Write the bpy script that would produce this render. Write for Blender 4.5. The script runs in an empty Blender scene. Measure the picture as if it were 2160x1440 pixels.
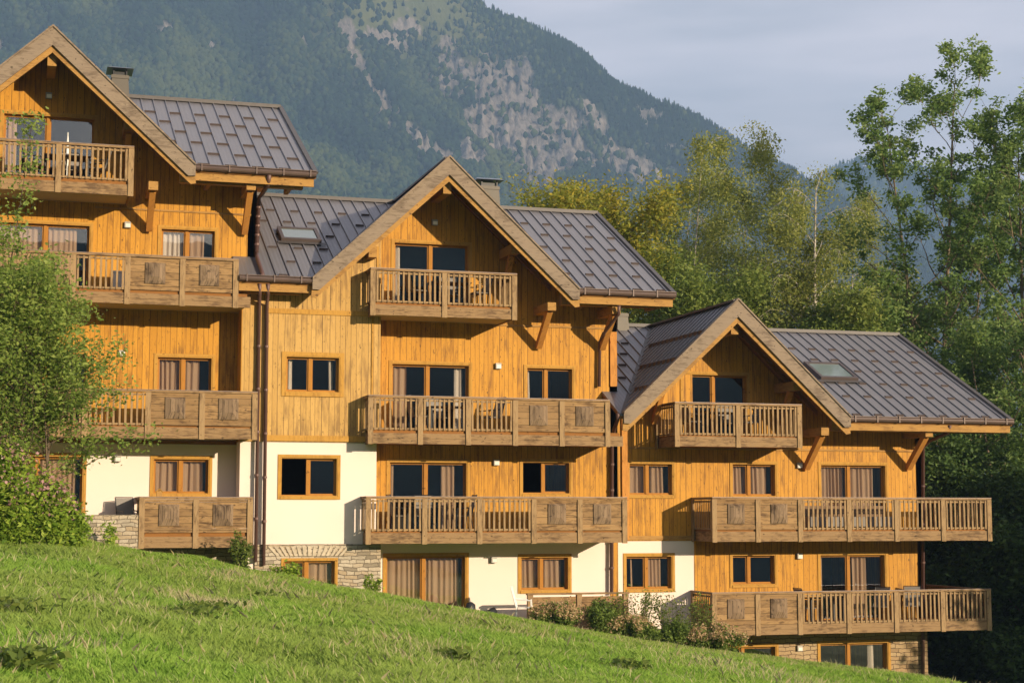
import bpy, math, random
import numpy as np
from mathutils import Vector, Matrix, noise as mnoise
C = bpy.context.scene
COL = C.collection
rnd = random.Random(7)

# ------------------------------------------------------------------ camera
YAW = math.radians(16.57); PIT = math.radians(5.954); F0 = 3500.0
cd = bpy.data.cameras.new('camera'); cam = bpy.data.objects.new('camera', cd); COL.objects.link(cam)
cd.sensor_width = 36; cd.lens = 3500 / 2160 * 36; cd.clip_end = 12000; cd.clip_start = 0.5
cam.location = (0, 0, 0); cam.rotation_euler = (math.pi / 2 + PIT, 0, -YAW)
C.camera = cam
# ------------------------------------------------------------------ world, sun, exposure
SUN_AZ, SUN_EL = math.radians(30.5), math.radians(13.2)   # azimuth from -Y towards +X
sdir = Vector((math.sin(SUN_AZ) * math.cos(SUN_EL), -math.cos(SUN_AZ) * math.cos(SUN_EL), math.sin(SUN_EL)))
w = bpy.data.worlds.new('World'); C.world = w; w.use_nodes = True
wt = w.node_tree; wt.nodes.clear()
wo = wt.nodes.new('ShaderNodeOutputWorld'); bg = wt.nodes.new('ShaderNodeBackground')
sky = wt.nodes.new('ShaderNodeTexSky'); sky.sky_type = 'NISHITA'; sky.sun_disc = False
sky.sun_elevation = SUN_EL; sky.sun_rotation = math.pi - SUN_AZ
sky.dust_density = 2.0
tc = wt.nodes.new('ShaderNodeTexCoord'); mp = wt.nodes.new('ShaderNodeMapping')
mp.inputs['Scale'].default_value = (1.2, 1.2, 7)
nz = wt.nodes.new('ShaderNodeTexNoise'); nz.inputs['Scale'].default_value = 4.5; nz.inputs['Detail'].default_value = 6
nz.inputs['Roughness'].default_value = .5
rp = wt.nodes.new('ShaderNodeMapRange'); rp.inputs[1].default_value = .3; rp.inputs[2].default_value = .7
rp.inputs[3].default_value = .5; rp.inputs[4].default_value = 1.0
mx = wt.nodes.new('ShaderNodeMix'); mx.data_type = 'RGBA'
mx.inputs[7].default_value = (9.4, 8.7, 9.4, 1)
sx = wt.nodes.new('ShaderNodeSeparateXYZ'); dr = wt.nodes.new('ShaderNodeMapRange'); dr.inputs[1].default_value = -.5; dr.inputs[2].default_value = .35; dr.inputs[3].default_value = .22
mm = wt.nodes.new('ShaderNodeMath'); mm.operation = 'MULTIPLY'
wt.links.new(tc.outputs['Generated'], sx.inputs[0]); wt.links.new(sx.outputs[1], dr.inputs[0])  # the thin cloud veil lies over the mountain side
wt.links.new(tc.outputs['Generated'], mp.inputs[0]); wt.links.new(mp.outputs[0], nz.inputs['Vector'])
wt.links.new(nz.outputs[0], rp.inputs[0]); wt.links.new(rp.outputs[0], mm.inputs[0]); wt.links.new(dr.outputs[0], mm.inputs[1]); wt.links.new(mm.outputs[0], mx.inputs[0])
wt.links.new(sky.outputs[0], mx.inputs[6]); wt.links.new(mx.outputs[2], bg.inputs[0])
bg.inputs[1].default_value = 0.1
wt.links.new(bg.outputs[0], wo.inputs[0])
sl = bpy.data.lights.new('sun', 'SUN'); sl.energy = 5.0; sl.angle = math.radians(.55); sl.color = (1, .82, .58)
so = bpy.data.objects.new('sun', sl); COL.objects.link(so)
so.rotation_euler = sdir.to_track_quat('Z', 'Y').to_euler(); so.location = (30, -40, 60)
C.view_settings.view_transform = 'Standard'; C.view_settings.look = 'None'
C.view_settings.exposure = 0.33; C.view_settings.gamma = 1.0
C.cycles.max_bounces = 6; C.cycles.transparent_max_bounces = 12; C.cycles.volume_bounces = 0

# ------------------------------------------------------------------ helpers
def at(px, py, Y):
    cy, sy, cp, sp = math.cos(YAW), math.sin(YAW), math.cos(PIT), math.sin(PIT)
    a = (px - 1080) / F0; b = (720 - py) / F0
    dx = sy * cp + a * cy - b * sy * sp; dy = cy * cp - a * sy - b * cy * sp; dz = sp + b * cp
    t = Y / dy
    return dx * t, dz * t

def tag(o, label=None, cat=None, group=None, kind=None):
    if label: o['label'] = label
    if cat: o['category'] = cat
    if group: o['group'] = group
    if kind: o['kind'] = kind
    return o

def empty(name, loc, rz=0):
    o = bpy.data.objects.new(name, None); COL.objects.link(o)
    o.location = loc; o.rotation_euler = (0, 0, rz); o.empty_display_size = .2
    return o

def npmesh(name, V, Fc, mat, parent=None, attr=None, off=(0, 0, 0), smooth=False):
    """V (n,3), Fc (m,k) numpy -> one mesh object"""
    me = bpy.data.meshes.new(name)
    V = np.asarray(V, dtype=np.float32) - np.array(off, dtype=np.float32)
    Fc = np.asarray(Fc, dtype=np.int32); k = Fc.shape[1]; m = Fc.shape[0]
    me.vertices.add(len(V)); me.vertices.foreach_set('co', V.ravel())
    me.loops.add(m * k); me.loops.foreach_set('vertex_index', Fc.ravel())
    me.polygons.add(m); me.polygons.foreach_set('loop_start', np.arange(0, m * k, k, dtype=np.int32))
    if smooth: me.polygons.foreach_set('use_smooth', np.ones(m, dtype=bool))
    me.update(calc_edges=True)
    if attr:
        for an, av in attr.items():
            at_ = me.attributes.new(an, 'FLOAT', 'POINT'); at_.data.foreach_set('value', np.asarray(av, dtype=np.float32))
    me.materials.append(mat)
    o = bpy.data.objects.new(name, me); COL.objects.link(o)
    if parent: o.parent = parent
    return o

class MB:
    def __init__(s): s.v = []; s.f = []
    def add(s, vs, fs):
        n = len(s.v); s.v += [tuple(x) for x in vs]; s.f += [tuple(n + i for i in f) for f in fs]; return s
    def box(s, x0, x1, y0, y1, z0, z1):
        return s.add([(x0,y0,z0),(x1,y0,z0),(x1,y1,z0),(x0,y1,z0),(x0,y0,z1),(x1,y0,z1),(x1,y1,z1),(x0,y1,z1)],
              [(0,3,2,1),(4,5,6,7),(0,1,5,4),(1,2,6,5),(2,3,7,6),(3,0,4,7)])
    def bar(s, a, b, wd, ht, up=(0, 0, 1)):
        a = Vector(a); b = Vector(b); d = (b - a).normalized(); u = Vector(up)
        r = d.cross(u)
        if r.length < 1e-4: r = d.cross(Vector((0, 1, 0)))
        r.normalize(); u = r.cross(d).normalized(); r *= wd / 2; u *= ht / 2
        return s.add([a-r-u, a+r-u, a+r+u, a-r+u, b-r-u, b+r-u, b+r+u, b-r+u],
              [(0,3,2,1),(4,5,6,7),(0,1,5,4),(1,2,6,5),(2,3,7,6),(3,0,4,7)])
    def prism(s, poly, ext):
        """poly list of 3d points, extruded by vector ext"""
        n = len(poly); e = Vector(ext); P = [Vector(p) for p in poly]
        fs = [tuple(range(n)), tuple(range(2*n-1, n-1, -1))] + [(i, (i+1) % n + 0, (i+1) % n + n, i + n)[::-1] for i in range(n)]
        return s.add(P + [p + e for p in P], fs)
    def tube(s, path, rad, seg=8, cap=True):
        P = [Vector(p) for p in path]; n = len(P)
        R = rad if isinstance(rad, (list, tuple)) else [rad] * n
        vs = []; fs = []; prev = None
        for i in range(n):
            d = (P[min(i+1, n-1)] - P[max(i-1, 0)]).normalized()
            if prev is None:
                a = d.cross(Vector((0, 0, 1)));
                if a.length < .05: a = d.cross(Vector((1, 0, 0)))
            else: a = prev - d * prev.dot(d)
            a.normalize(); prev = a.copy(); b = d.cross(a)
            for k in range(seg):
                t = 2 * math.pi * k / seg; vs.append(P[i] + (a * math.cos(t) + b * math.sin(t)) * R[i])
        for i in range(n - 1):
            for k in range(seg):
                k2 = (k + 1) % seg; fs.append((i*seg+k, i*seg+k2, (i+1)*seg+k2, (i+1)*seg+k))
        if cap: fs += [tuple(range(seg))[::-1], tuple(range((n-1)*seg, n*seg))]
        return s.add(vs, fs)
    def build(s, name, mat, parent=None, smooth=False):
        me = bpy.data.meshes.new(name)
        off = Vector((0, 0, 0)); p = parent
        while p is not None: off += p.location; p = p.parent
        me.from_pydata([tuple(Vector(v) - off) for v in s.v], [], s.f)
        me.materials.append(mat)
        if smooth: me.polygons.foreach_set('use_smooth', [True] * len(me.polygons))
        me.update()
        o = bpy.data.objects.new(name, me); COL.objects.link(o)
        if parent: o.parent = parent
        return o

# ---- node DSL
class N:
    def __init__(s, name):
        s.m = bpy.data.materials.new(name); s.m.use_nodes = True; s.t = s.m.node_tree
        s.b = s.t.nodes['Principled BSDF']; s.out = s.t.nodes['Material Output']
    def _in(s, sock, v):
        if isinstance(v, bpy.types.NodeSocket): s.t.links.new(v, sock)
        elif v is not None:
            if isinstance(v, (tuple, list)) and len(v) == 3 and sock.type == 'RGBA': v = (*v, 1)
            sock.default_value = v
    def math(s, op, a, b=None, c=None, clamp=False):
        n = s.t.nodes.new('ShaderNodeMath'); n.operation = op; n.use_clamp = clamp
        s._in(n.inputs[0], a); s._in(n.inputs[1], b)
        if c is not None: s._in(n.inputs[2], c)
        return n.outputs[0]
    def obj(s): return s.t.nodes.new('ShaderNodeTexCoord').outputs['Object']
    def map(s, v, scale=(1,1,1), loc=(0,0,0), rot=(0,0,0)):
        n = s.t.nodes.new('ShaderNodeMapping'); s._in(n.inputs[0], v)
        n.inputs['Scale'].default_value = scale; n.inputs['Location'].default_value = loc; n.inputs['Rotation'].default_value = rot
        return n.outputs[0]
    def sep(s, v):
        n = s.t.nodes.new('ShaderNodeSeparateXYZ'); s._in(n.inputs[0], v); return n.outputs
    def comb(s, x, y, z):
        n = s.t.nodes.new('ShaderNodeCombineXYZ'); s._in(n.inputs[0], x); s._in(n.inputs[1], y); s._in(n.inputs[2], z); return n.outputs[0]
    def noise(s, v, scale=5, detail=4, rough=.55, dist=0):
        n = s.t.nodes.new('ShaderNodeTexNoise'); s._in(n.inputs['Vector'], v); n.inputs['Scale'].default_value = scale
        n.inputs['Detail'].default_value = detail; n.inputs['Roughness'].default_value = rough; n.inputs['Distortion'].default_value = dist
        return n.outputs[0]
    def white(s, v):
        n = s.t.nodes.new('ShaderNodeTexWhiteNoise'); n.noise_dimensions = '1D'; s._in(n.inputs['W'], v); return n.outputs[0]
    def ramp(s, f, pts, interp='LINEAR'):
        n = s.t.nodes.new('ShaderNodeValToRGB'); s._in(n.inputs[0], f); r = n.color_ramp; r.interpolation = interp
        while len(r.elements) < len(pts): r.elements.new(.5)
        for e, (p, c) in zip(r.elements, pts):
            e.position = p; e.color = (*c, 1) if isinstance(c, (tuple, list)) else (c, c, c, 1)
        return n.outputs[0]
    def mix(s, f, a, b, bt='MIX'):
        n = s.t.nodes.new('ShaderNodeMix'); n.data_type = 'RGBA'; n.blend_type = bt
        s._in(n.inputs[0], f); s._in(n.inputs[6], a); s._in(n.inputs[7], b); return n.outputs[2]
    def attr(s, name):
        n = s.t.nodes.new('ShaderNodeAttribute'); n.attribute_name = name; return n.outputs['Fac']
    def mr(s, v, a, b, c=0, d=1):
        n = s.t.nodes.new('ShaderNodeMapRange'); s._in(n.inputs[0], v)
        for i, x in enumerate((a, b, c, d)): n.inputs[i+1].default_value = x
        return n.outputs[0]
    def bump(s, h, st=.3, dist=.02):
        n = s.t.nodes.new('ShaderNodeBump'); n.inputs['Strength'].default_value = st; n.inputs['Distance'].default_value = dist
        s._in(n.inputs['Height'], h); s.t.links.new(n.outputs[0], s.b.inputs['Normal'])
    def fin(s, col=None, rough=None, metal=None, spec=None):
        if col is not None: s._in(s.b.inputs['Base Color'], col)
        if rough is not None: s._in(s.b.inputs['Roughness'], rough)
        if metal is not None: s._in(s.b.inputs['Metallic'], metal)
        if spec is not None: s.b.inputs['Specular IOR Level'].default_value = spec
        return s.m

def cladding(name, ca, cb, dark, W=.15, stain=.35, seed=0.):
    n = N(name); o = n.obj(); x, y, z = n.sep(o)
    u = n.math('ADD', n.math('ADD', x, y), seed)
    # uneven board widths
    wob = n.noise(n.comb(u, 0., 0.), .9 / W * .35, 0)
    v = n.math('ADD', n.math('DIVIDE', u, W), n.math('MULTIPLY', wob, 1.6))
    idn = n.math('FLOOR', v); fr = n.math('FRACT', v)
    rid = n.white(idn)
    groove = n.math('LESS_THAN', fr, .07)
    grain = n.noise(n.comb(n.math('ADD', u, n.math('MULTIPLY', rid, 7.)), 0., n.math('MULTIPLY', z, .07)), 38, 5, .6, .3)
    streak = n.noise(n.comb(n.math('MULTIPLY', u, 1.), n.math('MULTIPLY', rid, 30.), n.math('MULTIPLY', z, .16)), 7, 4, .6)
    fine = n.noise(n.comb(n.math('MULTIPLY', u, 1.), n.math('MULTIPLY', rid, 11.), n.math('MULTIPLY', z, .35)), 24, 3, .7)
    knots = n.noise(n.comb(n.math('MULTIPLY', u, 2.2), rid, z), 9, 1, .5)
    big = n.noise(o, .55, 3, .6)
    f = n.math('ADD', n.math('MULTIPLY', rid, .45), n.math('MULTIPLY', grain, .55))
    col = n.mix(f, ca, cb)
    col = n.mix(n.math('MULTIPLY', n.mr(n.math('ADD', streak, n.math('MULTIPLY', n.math('SUBTRACT', big, .5), .5)), .50, .70), stain), col, dark)
    col = n.mix(n.math('MULTIPLY', n.mr(fine, .58, .72), stain * .9), col, dark)
    col = n.mix(n.math('MULTIPLY', n.mr(knots, .71, .76), .75), col, tuple(c * .35 for c in dark))
    col = n.mix(n.math('MULTIPLY', groove, .8), col, tuple(c * .25 for c in dark))
    n.bump(n.math('ADD', n.math('MULTIPLY', groove, -1.), n.math('MULTIPLY', grain, .25)), .5, .012)
    return n.fin(col, .62, spec=.3)

def oldwood(name, axis, ca, cb, dark, board=0.0, stain=.6):
    """weathered timber, grain along axis; board>0 adds gaps between boards across the grain (z)"""
    n = N(name); o = n.obj(); x, y, z = n.sep(o)
    info = n.t.nodes.new('ShaderNodeObjectInfo').outputs['Random']
    sh = n.math('MULTIPLY', info, 37.)
    if axis == 'z': a, l = n.math('ADD', n.math('ADD', x, y), sh), z
    else: a, l = n.math('ADD', z, sh), n.math('ADD', x, y)
    g1 = n.noise(n.comb(a, sh, n.math('MULTIPLY', l, .08)), 42, 5, .65, .4)
    g2 = n.noise(n.comb(a, sh, n.math('MULTIPLY', l, .22)), 15, 5, .68, .5)
    big = n.noise(n.comb(x, n.math('ADD', y, sh), z), 1.7, 3)
    kn = n.noise(n.comb(n.math('MULTIPLY', a, 1.6), sh, l), 8, 1)
    col = n.mix(g1, ca, cb)
    col = n.mix(n.math('MULTIPLY', n.mr(n.math('ADD', g2, n.math('MULTIPLY', n.math('SUBTRACT', big, .5), .6)), .48, .68), stain), col, dark)
    col = n.mix(n.math('MULTIPLY', n.mr(kn, .70, .75), .7), col, tuple(c * .4 for c in dark))
    h = g1
    if board:
        v = n.math('DIVIDE', z if axis != 'z' else n.math('ADD', x, y), board)
        gr = n.math('LESS_THAN', n.math('FRACT', v), .06)
        rid = n.white(n.math('ADD', n.math('FLOOR', v), sh))
        col = n.mix(n.math('MULTIPLY', rid, .35), col, dark)
        col = n.mix(n.math('MULTIPLY', gr, .85), col, tuple(c * .2 for c in dark))
        h = n.math('SUBTRACT', g1, n.math('MULTIPLY', gr, 2.))
    n.bump(h, .4, .008)
    return n.fin(col, .75, spec=.25)

def plain(name, col, rough=.6, metal=0., var=.15, scale=4, bump=0.):
    n = N(name); f = n.noise(n.obj(), scale, 4)
    c = n.mix(f, tuple(k * (1 - var) for k in col), tuple(min(1, k * (1 + var)) for k in col))
    if bump: n.bump(f, bump, .02)
    return n.fin(c, rough, metal)

M = {}
M['clad_orange'] = cladding('orange_cladding', (.43, .190, .012), (.62, .300, .028), (.15, .058, .008), .15, .66)
M['clad_pale'] = cladding('pale_cladding', (.43, .245, .060), (.60, .365, .11), (.17, .09, .03), .16, .68, 3.3)
M['frame'] = oldwood('stained_frame_wood', 'z', (.34, .145, .022), (.45, .205, .035), (.22, .085, .015), 0, .3)
M['casing'] = oldwood('casing_wood', 'z', (.42, .21, .035), (.54, .30, .06), (.22, .10, .02), 0, .45)
M['beam'] = oldwood('beam_wood', 'x', (.33, .17, .045), (.46, .26, .075), (.17, .08, .025), 0, .6)
M['beamz'] = oldwood('strut_wood', 'z', (.46, .19, .04), (.60, .28, .06), (.26, .10, .02), 0, .45)
M['barge'] = oldwood('weathered_barge_wood', 'x', (.19, .14, .10), (.31, .24, .175), (.09, .062, .043), 0, .7)
M['railx'] = oldwood('weathered_rail_wood', 'x', (.21, .125, .058), (.35, .225, .11), (.075, .04, .02), 0, .75)
M['railz'] = oldwood('weathered_post_wood', 'z', (.24, .15, .07), (.41, .275, .14), (.09, .05, .025), 0, .6)
M['panel'] = oldwood('weathered_panel_wood', 'x', (.26, .15, .065), (.41, .26, .115), (.07, .035, .016), .19, .8)
M['ornament'] = oldwood('raised_panel_wood', 'z', (.19, .12, .07), (.34, .24, .15), (.05, .03, .018), .13, .85)
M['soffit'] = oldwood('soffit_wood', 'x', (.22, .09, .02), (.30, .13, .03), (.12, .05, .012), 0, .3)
M['slab'] = plain('painted_slab_underside', (.42, .34, .22), .8, 0, .08)
n = N('plaster'); o_ = n.obj(); f = n.noise(o_, 1.1, 5); g = n.noise(o_, 60, 3)
n.bump(g, .25, .01); M['plaster'] = n.fin(n.mix(f, (.76, .64, .56), (.82, .70, .62)), .9, spec=.2)

def stone(name, c1, c2, c3, mortar, bw=.42, bh=.13):
    n = N(name); o = n.obj(); x, y, z = n.sep(o)
    d = n.noise(o, 2.3, 3); d2 = n.noise(n.map(o, loc=(9, 4, 2)), 3.1, 3)
    vx = n.math('ADD', n.math('ADD', x, y), n.math('MULTIPLY', d, .30)); vz = n.math('ADD', z, n.math('MULTIPLY', d2, .15))
    v = n.comb(vx, vz, 0.)
    b = n.t.nodes.new('ShaderNodeTexBrick'); n._in(b.inputs['Vector'], v)
    b.inputs['Scale'].default_value = 1; b.inputs['Brick Width'].default_value = bw; b.inputs['Row Height'].default_value = bh
    b.inputs['Mortar Size'].default_value = .010; b.inputs['Mortar Smooth'].default_value = .3; b.offset = .37; b.squash = .6; b.squash_frequency = 3
    b.inputs['Color1'].default_value = (0, 0, 0, 1); b.inputs['Color2'].default_value = (1, 1, 1, 1); b.inputs['Mortar'].default_value = (.5, .5, .5, 1)
    col = n.ramp(b.outputs['Color'], [(0, c1), (.35, c2), (.65, c3), (1, c2)])
    col = n.mix(n.mr(n.noise(o, 14, 5, .7), .35, .7, 0, .45), col, c1)
    col = n.mix(b.outputs['Fac'], col, mortar)
    n.bump(n.math('ADD', n.math('MULTIPLY', b.outputs['Fac'], -1.), n.math('MULTIPLY', n.noise(o, 18, 5), .6)), .8, .03)
    return n.fin(col, .85, spec=.3)
M['stone'] = stone('dry_stone', (.22, .18, .13), (.54, .47, .37), (.40, .30, .19), (.15, .12, .085), .36, .105)
M['stone_tan'] = stone('tan_stone', (.30, .20, .11), (.46, .34, .20), (.38, .25, .13), (.12, .08, .05))
M['vouss'] = plain('voussoir_stone', (.50, .42, .31), .85, 0, .45, 6, .4)

def metal_roof(name, base):
    n = N(name); o = n.obj(); x, y, z = n.sep(o)
    f = n.noise(n.comb(n.math('MULTIPLY', x, 3.), n.math('MULTIPLY', y, .5), z), 3, 5, .65)
    idn = n.white(n.math('FLOOR', n.math('DIVIDE', x, .38)))
    # shallow pressed ribs inside each pan
    rib = n.math('PINGPONG', x, .06)
    c = n.mix(f, tuple(k * .8 for k in base), tuple(k * 1.2 for k in base))
    c = n.mix(n.math('MULTIPLY', idn, .08), c, tuple(k * .7 for k in base))
    n.bump(n.math('MULTIPLY', rib, 8.), .35, .02)
    return n.fin(c, n.mr(f, .3, .7, .38, .55), .35)
M['roof'] = metal_roof('standing_seam_metal', (.21, .20, .212))
M['trim'] = plain('roof_trim_metal', (.09, .08, .078), .55, .2, .2)
M['guard'] = plain('snow_guard_metal', (.10, .075, .07), .5, .3, .2)
M['gutter'] = plain('brown_copper_gutter', (.095, .06, .048), .5, .2, .3, 3)
M['pipe'] = plain('brown_downpipe', (.13, .07, .058), .5, .15, .2, 3)
M['chimney'] = plain('chimney_metal', (.10, .085, .065), .55, .1, .12)
M['chimcap'] = plain('chimney_cap_metal', (.22, .23, .25), .35, .7, .1)
M['steel'] = plain('galvanised_steel', (.45, .45, .48), .35, .8, .1)
M['railcap'] = plain('rail_cap_metal', (.20, .15, .13), .5, .3, .2)
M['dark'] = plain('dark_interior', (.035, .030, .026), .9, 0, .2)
M['lampbody'] = plain('lamp_housing', (.30, .28, .25), .5, .3, .1)
M['lampface'] = plain('lamp_lens', (.75, .72, .66), .3, 0, .03)
M['black'] = plain('black_metal', (.03, .03, .032), .45, .3, .1)
M['sling'] = plain('grey_sling_fabric', (.22, .20, .18), .8, 0, .15, 30)
M['whitep'] = plain('white_plastic', (.75, .74, .70), .4, 0, .05)
M['tabletop'] = oldwood('table_wood', 'x', (.16, .10, .06), (.24, .15, .09), (.10, .06, .03), .12, .3)

n = N('window_glass'); t = n.t; t.nodes.remove(n.b)
lw = t.nodes.new('ShaderNodeLayerWeight'); fr = t.nodes.new('ShaderNodeMath'); fr.operation = 'MULTIPLY_ADD'; pw_ = t.nodes.new('ShaderNodeMath'); pw_.operation = 'POWER'; pw_.inputs[1].default_value = 4
lw.inputs[0].default_value = .5; t.links.new(lw.outputs['Facing'], pw_.inputs[0]); t.links.new(pw_.outputs[0], fr.inputs[0]); fr.inputs[1].default_value = .85; fr.inputs[2].default_value = .085
gl = t.nodes.new('ShaderNodeBsdfGlossy'); gl.inputs['Roughness'].default_value = .015; gl.inputs[0].default_value = (.85, .9, 1, 1)
tr = t.nodes.new('ShaderNodeBsdfTransparent'); tr.inputs[0].default_value = (.93, .93, .92, 1)
ms = t.nodes.new('ShaderNodeMixShader'); t.links.new(fr.outputs[0], ms.inputs[0]); t.links.new(tr.outputs[0], ms.inputs[1]); t.links.new(gl.outputs[0], ms.inputs[2])
nb = t.nodes.new('ShaderNodeBump'); nb.inputs['Strength'].default_value = .03; nb.inputs['Distance'].default_value = .05
t.links.new(n.noise(n.obj(), 1.5, 1), nb.inputs['Height']); t.links.new(nb.outputs[0], gl.inputs['Normal'])
t.links.new(ms.outputs[0], n.out.inputs[0]); M['glass'] = n.m

def curtain_mat(name, a, b):
    n = N(name); x, y, z = n.sep(n.obj())
    f = n.noise(n.comb(x, y, n.math('MULTIPLY', z, .02)), 5, 3, .6)
    return n.fin(n.mix(f, a, b), .9, spec=.1)
M['curtain'] = curtain_mat('brown_curtain', (.36, .235, .15), (.52, .36, .24))
M['sheer'] = curtain_mat('pale_curtain', (.55, .47, .40), (.72, .64, .56))

def foliage(name, dark, mid, light, trans=.45):
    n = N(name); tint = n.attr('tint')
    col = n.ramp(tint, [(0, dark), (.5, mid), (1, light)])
    n.fin(col, .55, spec=.25)
    tl = n.t.nodes.new('ShaderNodeBsdfTranslucent'); n.t.links.new(col, tl.inputs[0])
    m = n.t.nodes.new('ShaderNodeMixShader'); m.inputs[0].default_value = trans
    n.t.links.new(n.b.outputs[0], m.inputs[1]); n.t.links.new(tl.outputs[0], m.inputs[2]); n.t.links.new(m.outputs[0], n.out.inputs[0])
    return n.m
def bark(name, a, b, scale=6, stretch=.3):
    n = N(name); o = n.map(n.obj(), scale=(1, 1, stretch)); f = n.noise(o, scale, 5, .7)
    n.bump(f, .6, .03); return n.fin(n.mix(n.mr(f, .35, .65), a, b), .9)

# ------------------------------------------------------------------ numpy noise
def vnoise(x, y, seed=0):
    xi = np.floor(x).astype(np.int64); yi = np.floor(y).astype(np.int64); xf = x - xi; yf = y - yi
    def h(a, b):
        k = (a * 374761393 + b * 668265263 + seed * 1274126177) & 0xffffffff
        k = ((k ^ (k >> 13)) * 1274126177) & 0xffffffff
        return ((k ^ (k >> 16)) & 0xffff) / 65535.0
    u = xf * xf * (3 - 2 * xf); v = yf * yf * (3 - 2 * yf)
    return (h(xi, yi) * (1 - u) + h(xi + 1, yi) * u) * (1 - v) + (h(xi, yi + 1) * (1 - u) + h(xi + 1, yi + 1) * u) * v
def fbm(x, y, oct=4, seed=0, gain=.5):
    s = 0; a = 1; t = 0
    for i in range(oct): s = s + a * vnoise(x * 2 ** i, y * 2 ** i, seed + i * 17); t += a; a *= gain
    return s / t

# ------------------------------------------------------------------ GROUND
crest = [(-400, 1060), (0, 1108), (150, 1116), (220, 1138), (300, 1153), (420, 1164), (520, 1188), (620, 1205), (720, 1228), (820, 1243),
         (950, 1271), (1080, 1292), (1200, 1315), (1300, 1333), (1450, 1353), (1600, 1370), (1720, 1391), (1800, 1408), (1900, 1432), (2000, 1456), (2160, 1500), (2500, 1590)]
YC = 44.3
cx_ = []; cz_ = []
for a, b in crest:
    X, Z = at(a, b + 14, YC); cx_.append(X); cz_.append(Z)
cx_ = np.array(cx_); cz_ = np.array(cz_)
def ground(X, Y):
    X = np.asarray(X, float); Y = np.asarray(Y, float)
    zc = np.interp(X, cx_, cz_) - .16 * np.maximum(0, X - cx_[-1]) + .06 * np.maximum(0, cx_[0] - X)
    zn = -1.75 - .10 * X
    t = np.clip(Y / YC, -1, 1)
    tt = np.where(t > 0, t * t * (1.6 - .6 * t), 0)
    z = zn * (1 - tt) + zc * tt
    z = z + np.where(Y > YC, -.28 * np.clip((Y - YC) / 1.5, 0, 1) - .05 * np.clip(Y - 60, 0, 400), 0)
    z = z + (fbm(X * .35, Y * .35, 3, 5) - .5) * .35 * np.clip((YC + 1 - Y) / 6, .15, 1)
    return z
gx = np.concatenate([np.linspace(-1000, -60, 14), np.linspace(-40, 70, 221), np.linspace(90, 3000, 14)])
gy = np.concatenate([np.linspace(-460, -60, 12), np.linspace(-40, 0, 20), np.linspace(.5, 60, 170), np.linspace(66, 200, 16), np.linspace(260, 4200, 12)])
GX, GY = np.meshgrid(gx, gy); xc_ = np.clip(GX, -60, 90)
GZ = ground(xc_, GY)
GZ = np.where(np.abs(GX - xc_) > 1, np.maximum(GZ - 3, -26), GZ)
nx, ny = len(gx), len(gy)
idx = np.arange(nx * ny).reshape(ny, nx)
FQ = np.stack([idx[:-1, :-1], idx[:-1, 1:], idx[1:, 1:], idx[1:, :-1]], -1).reshape(-1, 4)
n = N('meadow_soil'); o_ = n.obj(); f = n.noise(o_, .5, 4); g = n.noise(o_, 7, 4)
M['ground'] = n.fin(n.mix(g, n.mix(f, (.10, .16, .030), (.14, .19, .045)), (.09, .12, .03)), .95, spec=.1)
go = npmesh('meadow_ground', np.stack([GX, GY, GZ], -1).reshape(-1, 3), FQ, M['ground'], smooth=True)
tag(go, kind='structure')

# wooded slope on the opposite side of the valley, behind the camera (seen only in the window glass)
ox = np.linspace(-700, 900, 60); ot = np.linspace(0, 1, 16); OX, OT = np.meshgrid(ox, ot)
OY = -130 - 290 * OT + 25 * (fbm(OX / 90, OT * 3, 3, 71) - .5); OD = np.sqrt(OX ** 2 + OY ** 2)
OZ = -14 + (OD * np.tan(np.radians(11.3 + 1.0 * (fbm(OX / 60, OX * 0, 3, 72) - .5))) + 14) * OT ** .8
oi = np.arange(60 * 16).reshape(16, 60); oF = np.stack([oi[:-1, 1:], oi[:-1, :-1], oi[1:, :-1], oi[1:, 1:]], -1).reshape(-1, 4)
oh = npmesh('opposite_hill', np.stack([OX, OY, OZ], -1).reshape(-1, 3), oF, plain('dark_woodland', (.10, .14, .12), .95, 0, .7, .06), smooth=True); tag(oh, kind='structure')

# ------------------------------------------------------------------ CHALETS
RY0, RY1 = 46.0, 53.0           # eave line and ridge line
YF, YP, YW = 46.0, 46.7, 47.6   # balcony fronts, projecting wall, recessed wall
YBK = 58.6

def rect(px0, py0, px1, py1, Y):
    xm = (px0 + px1) / 2; ym = (py0 + py1) / 2
    return at(px0, ym, Y)[0], at(px1, ym, Y)[0], at(xm, py1, Y)[1], at(xm, py0, Y)[1]

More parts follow.
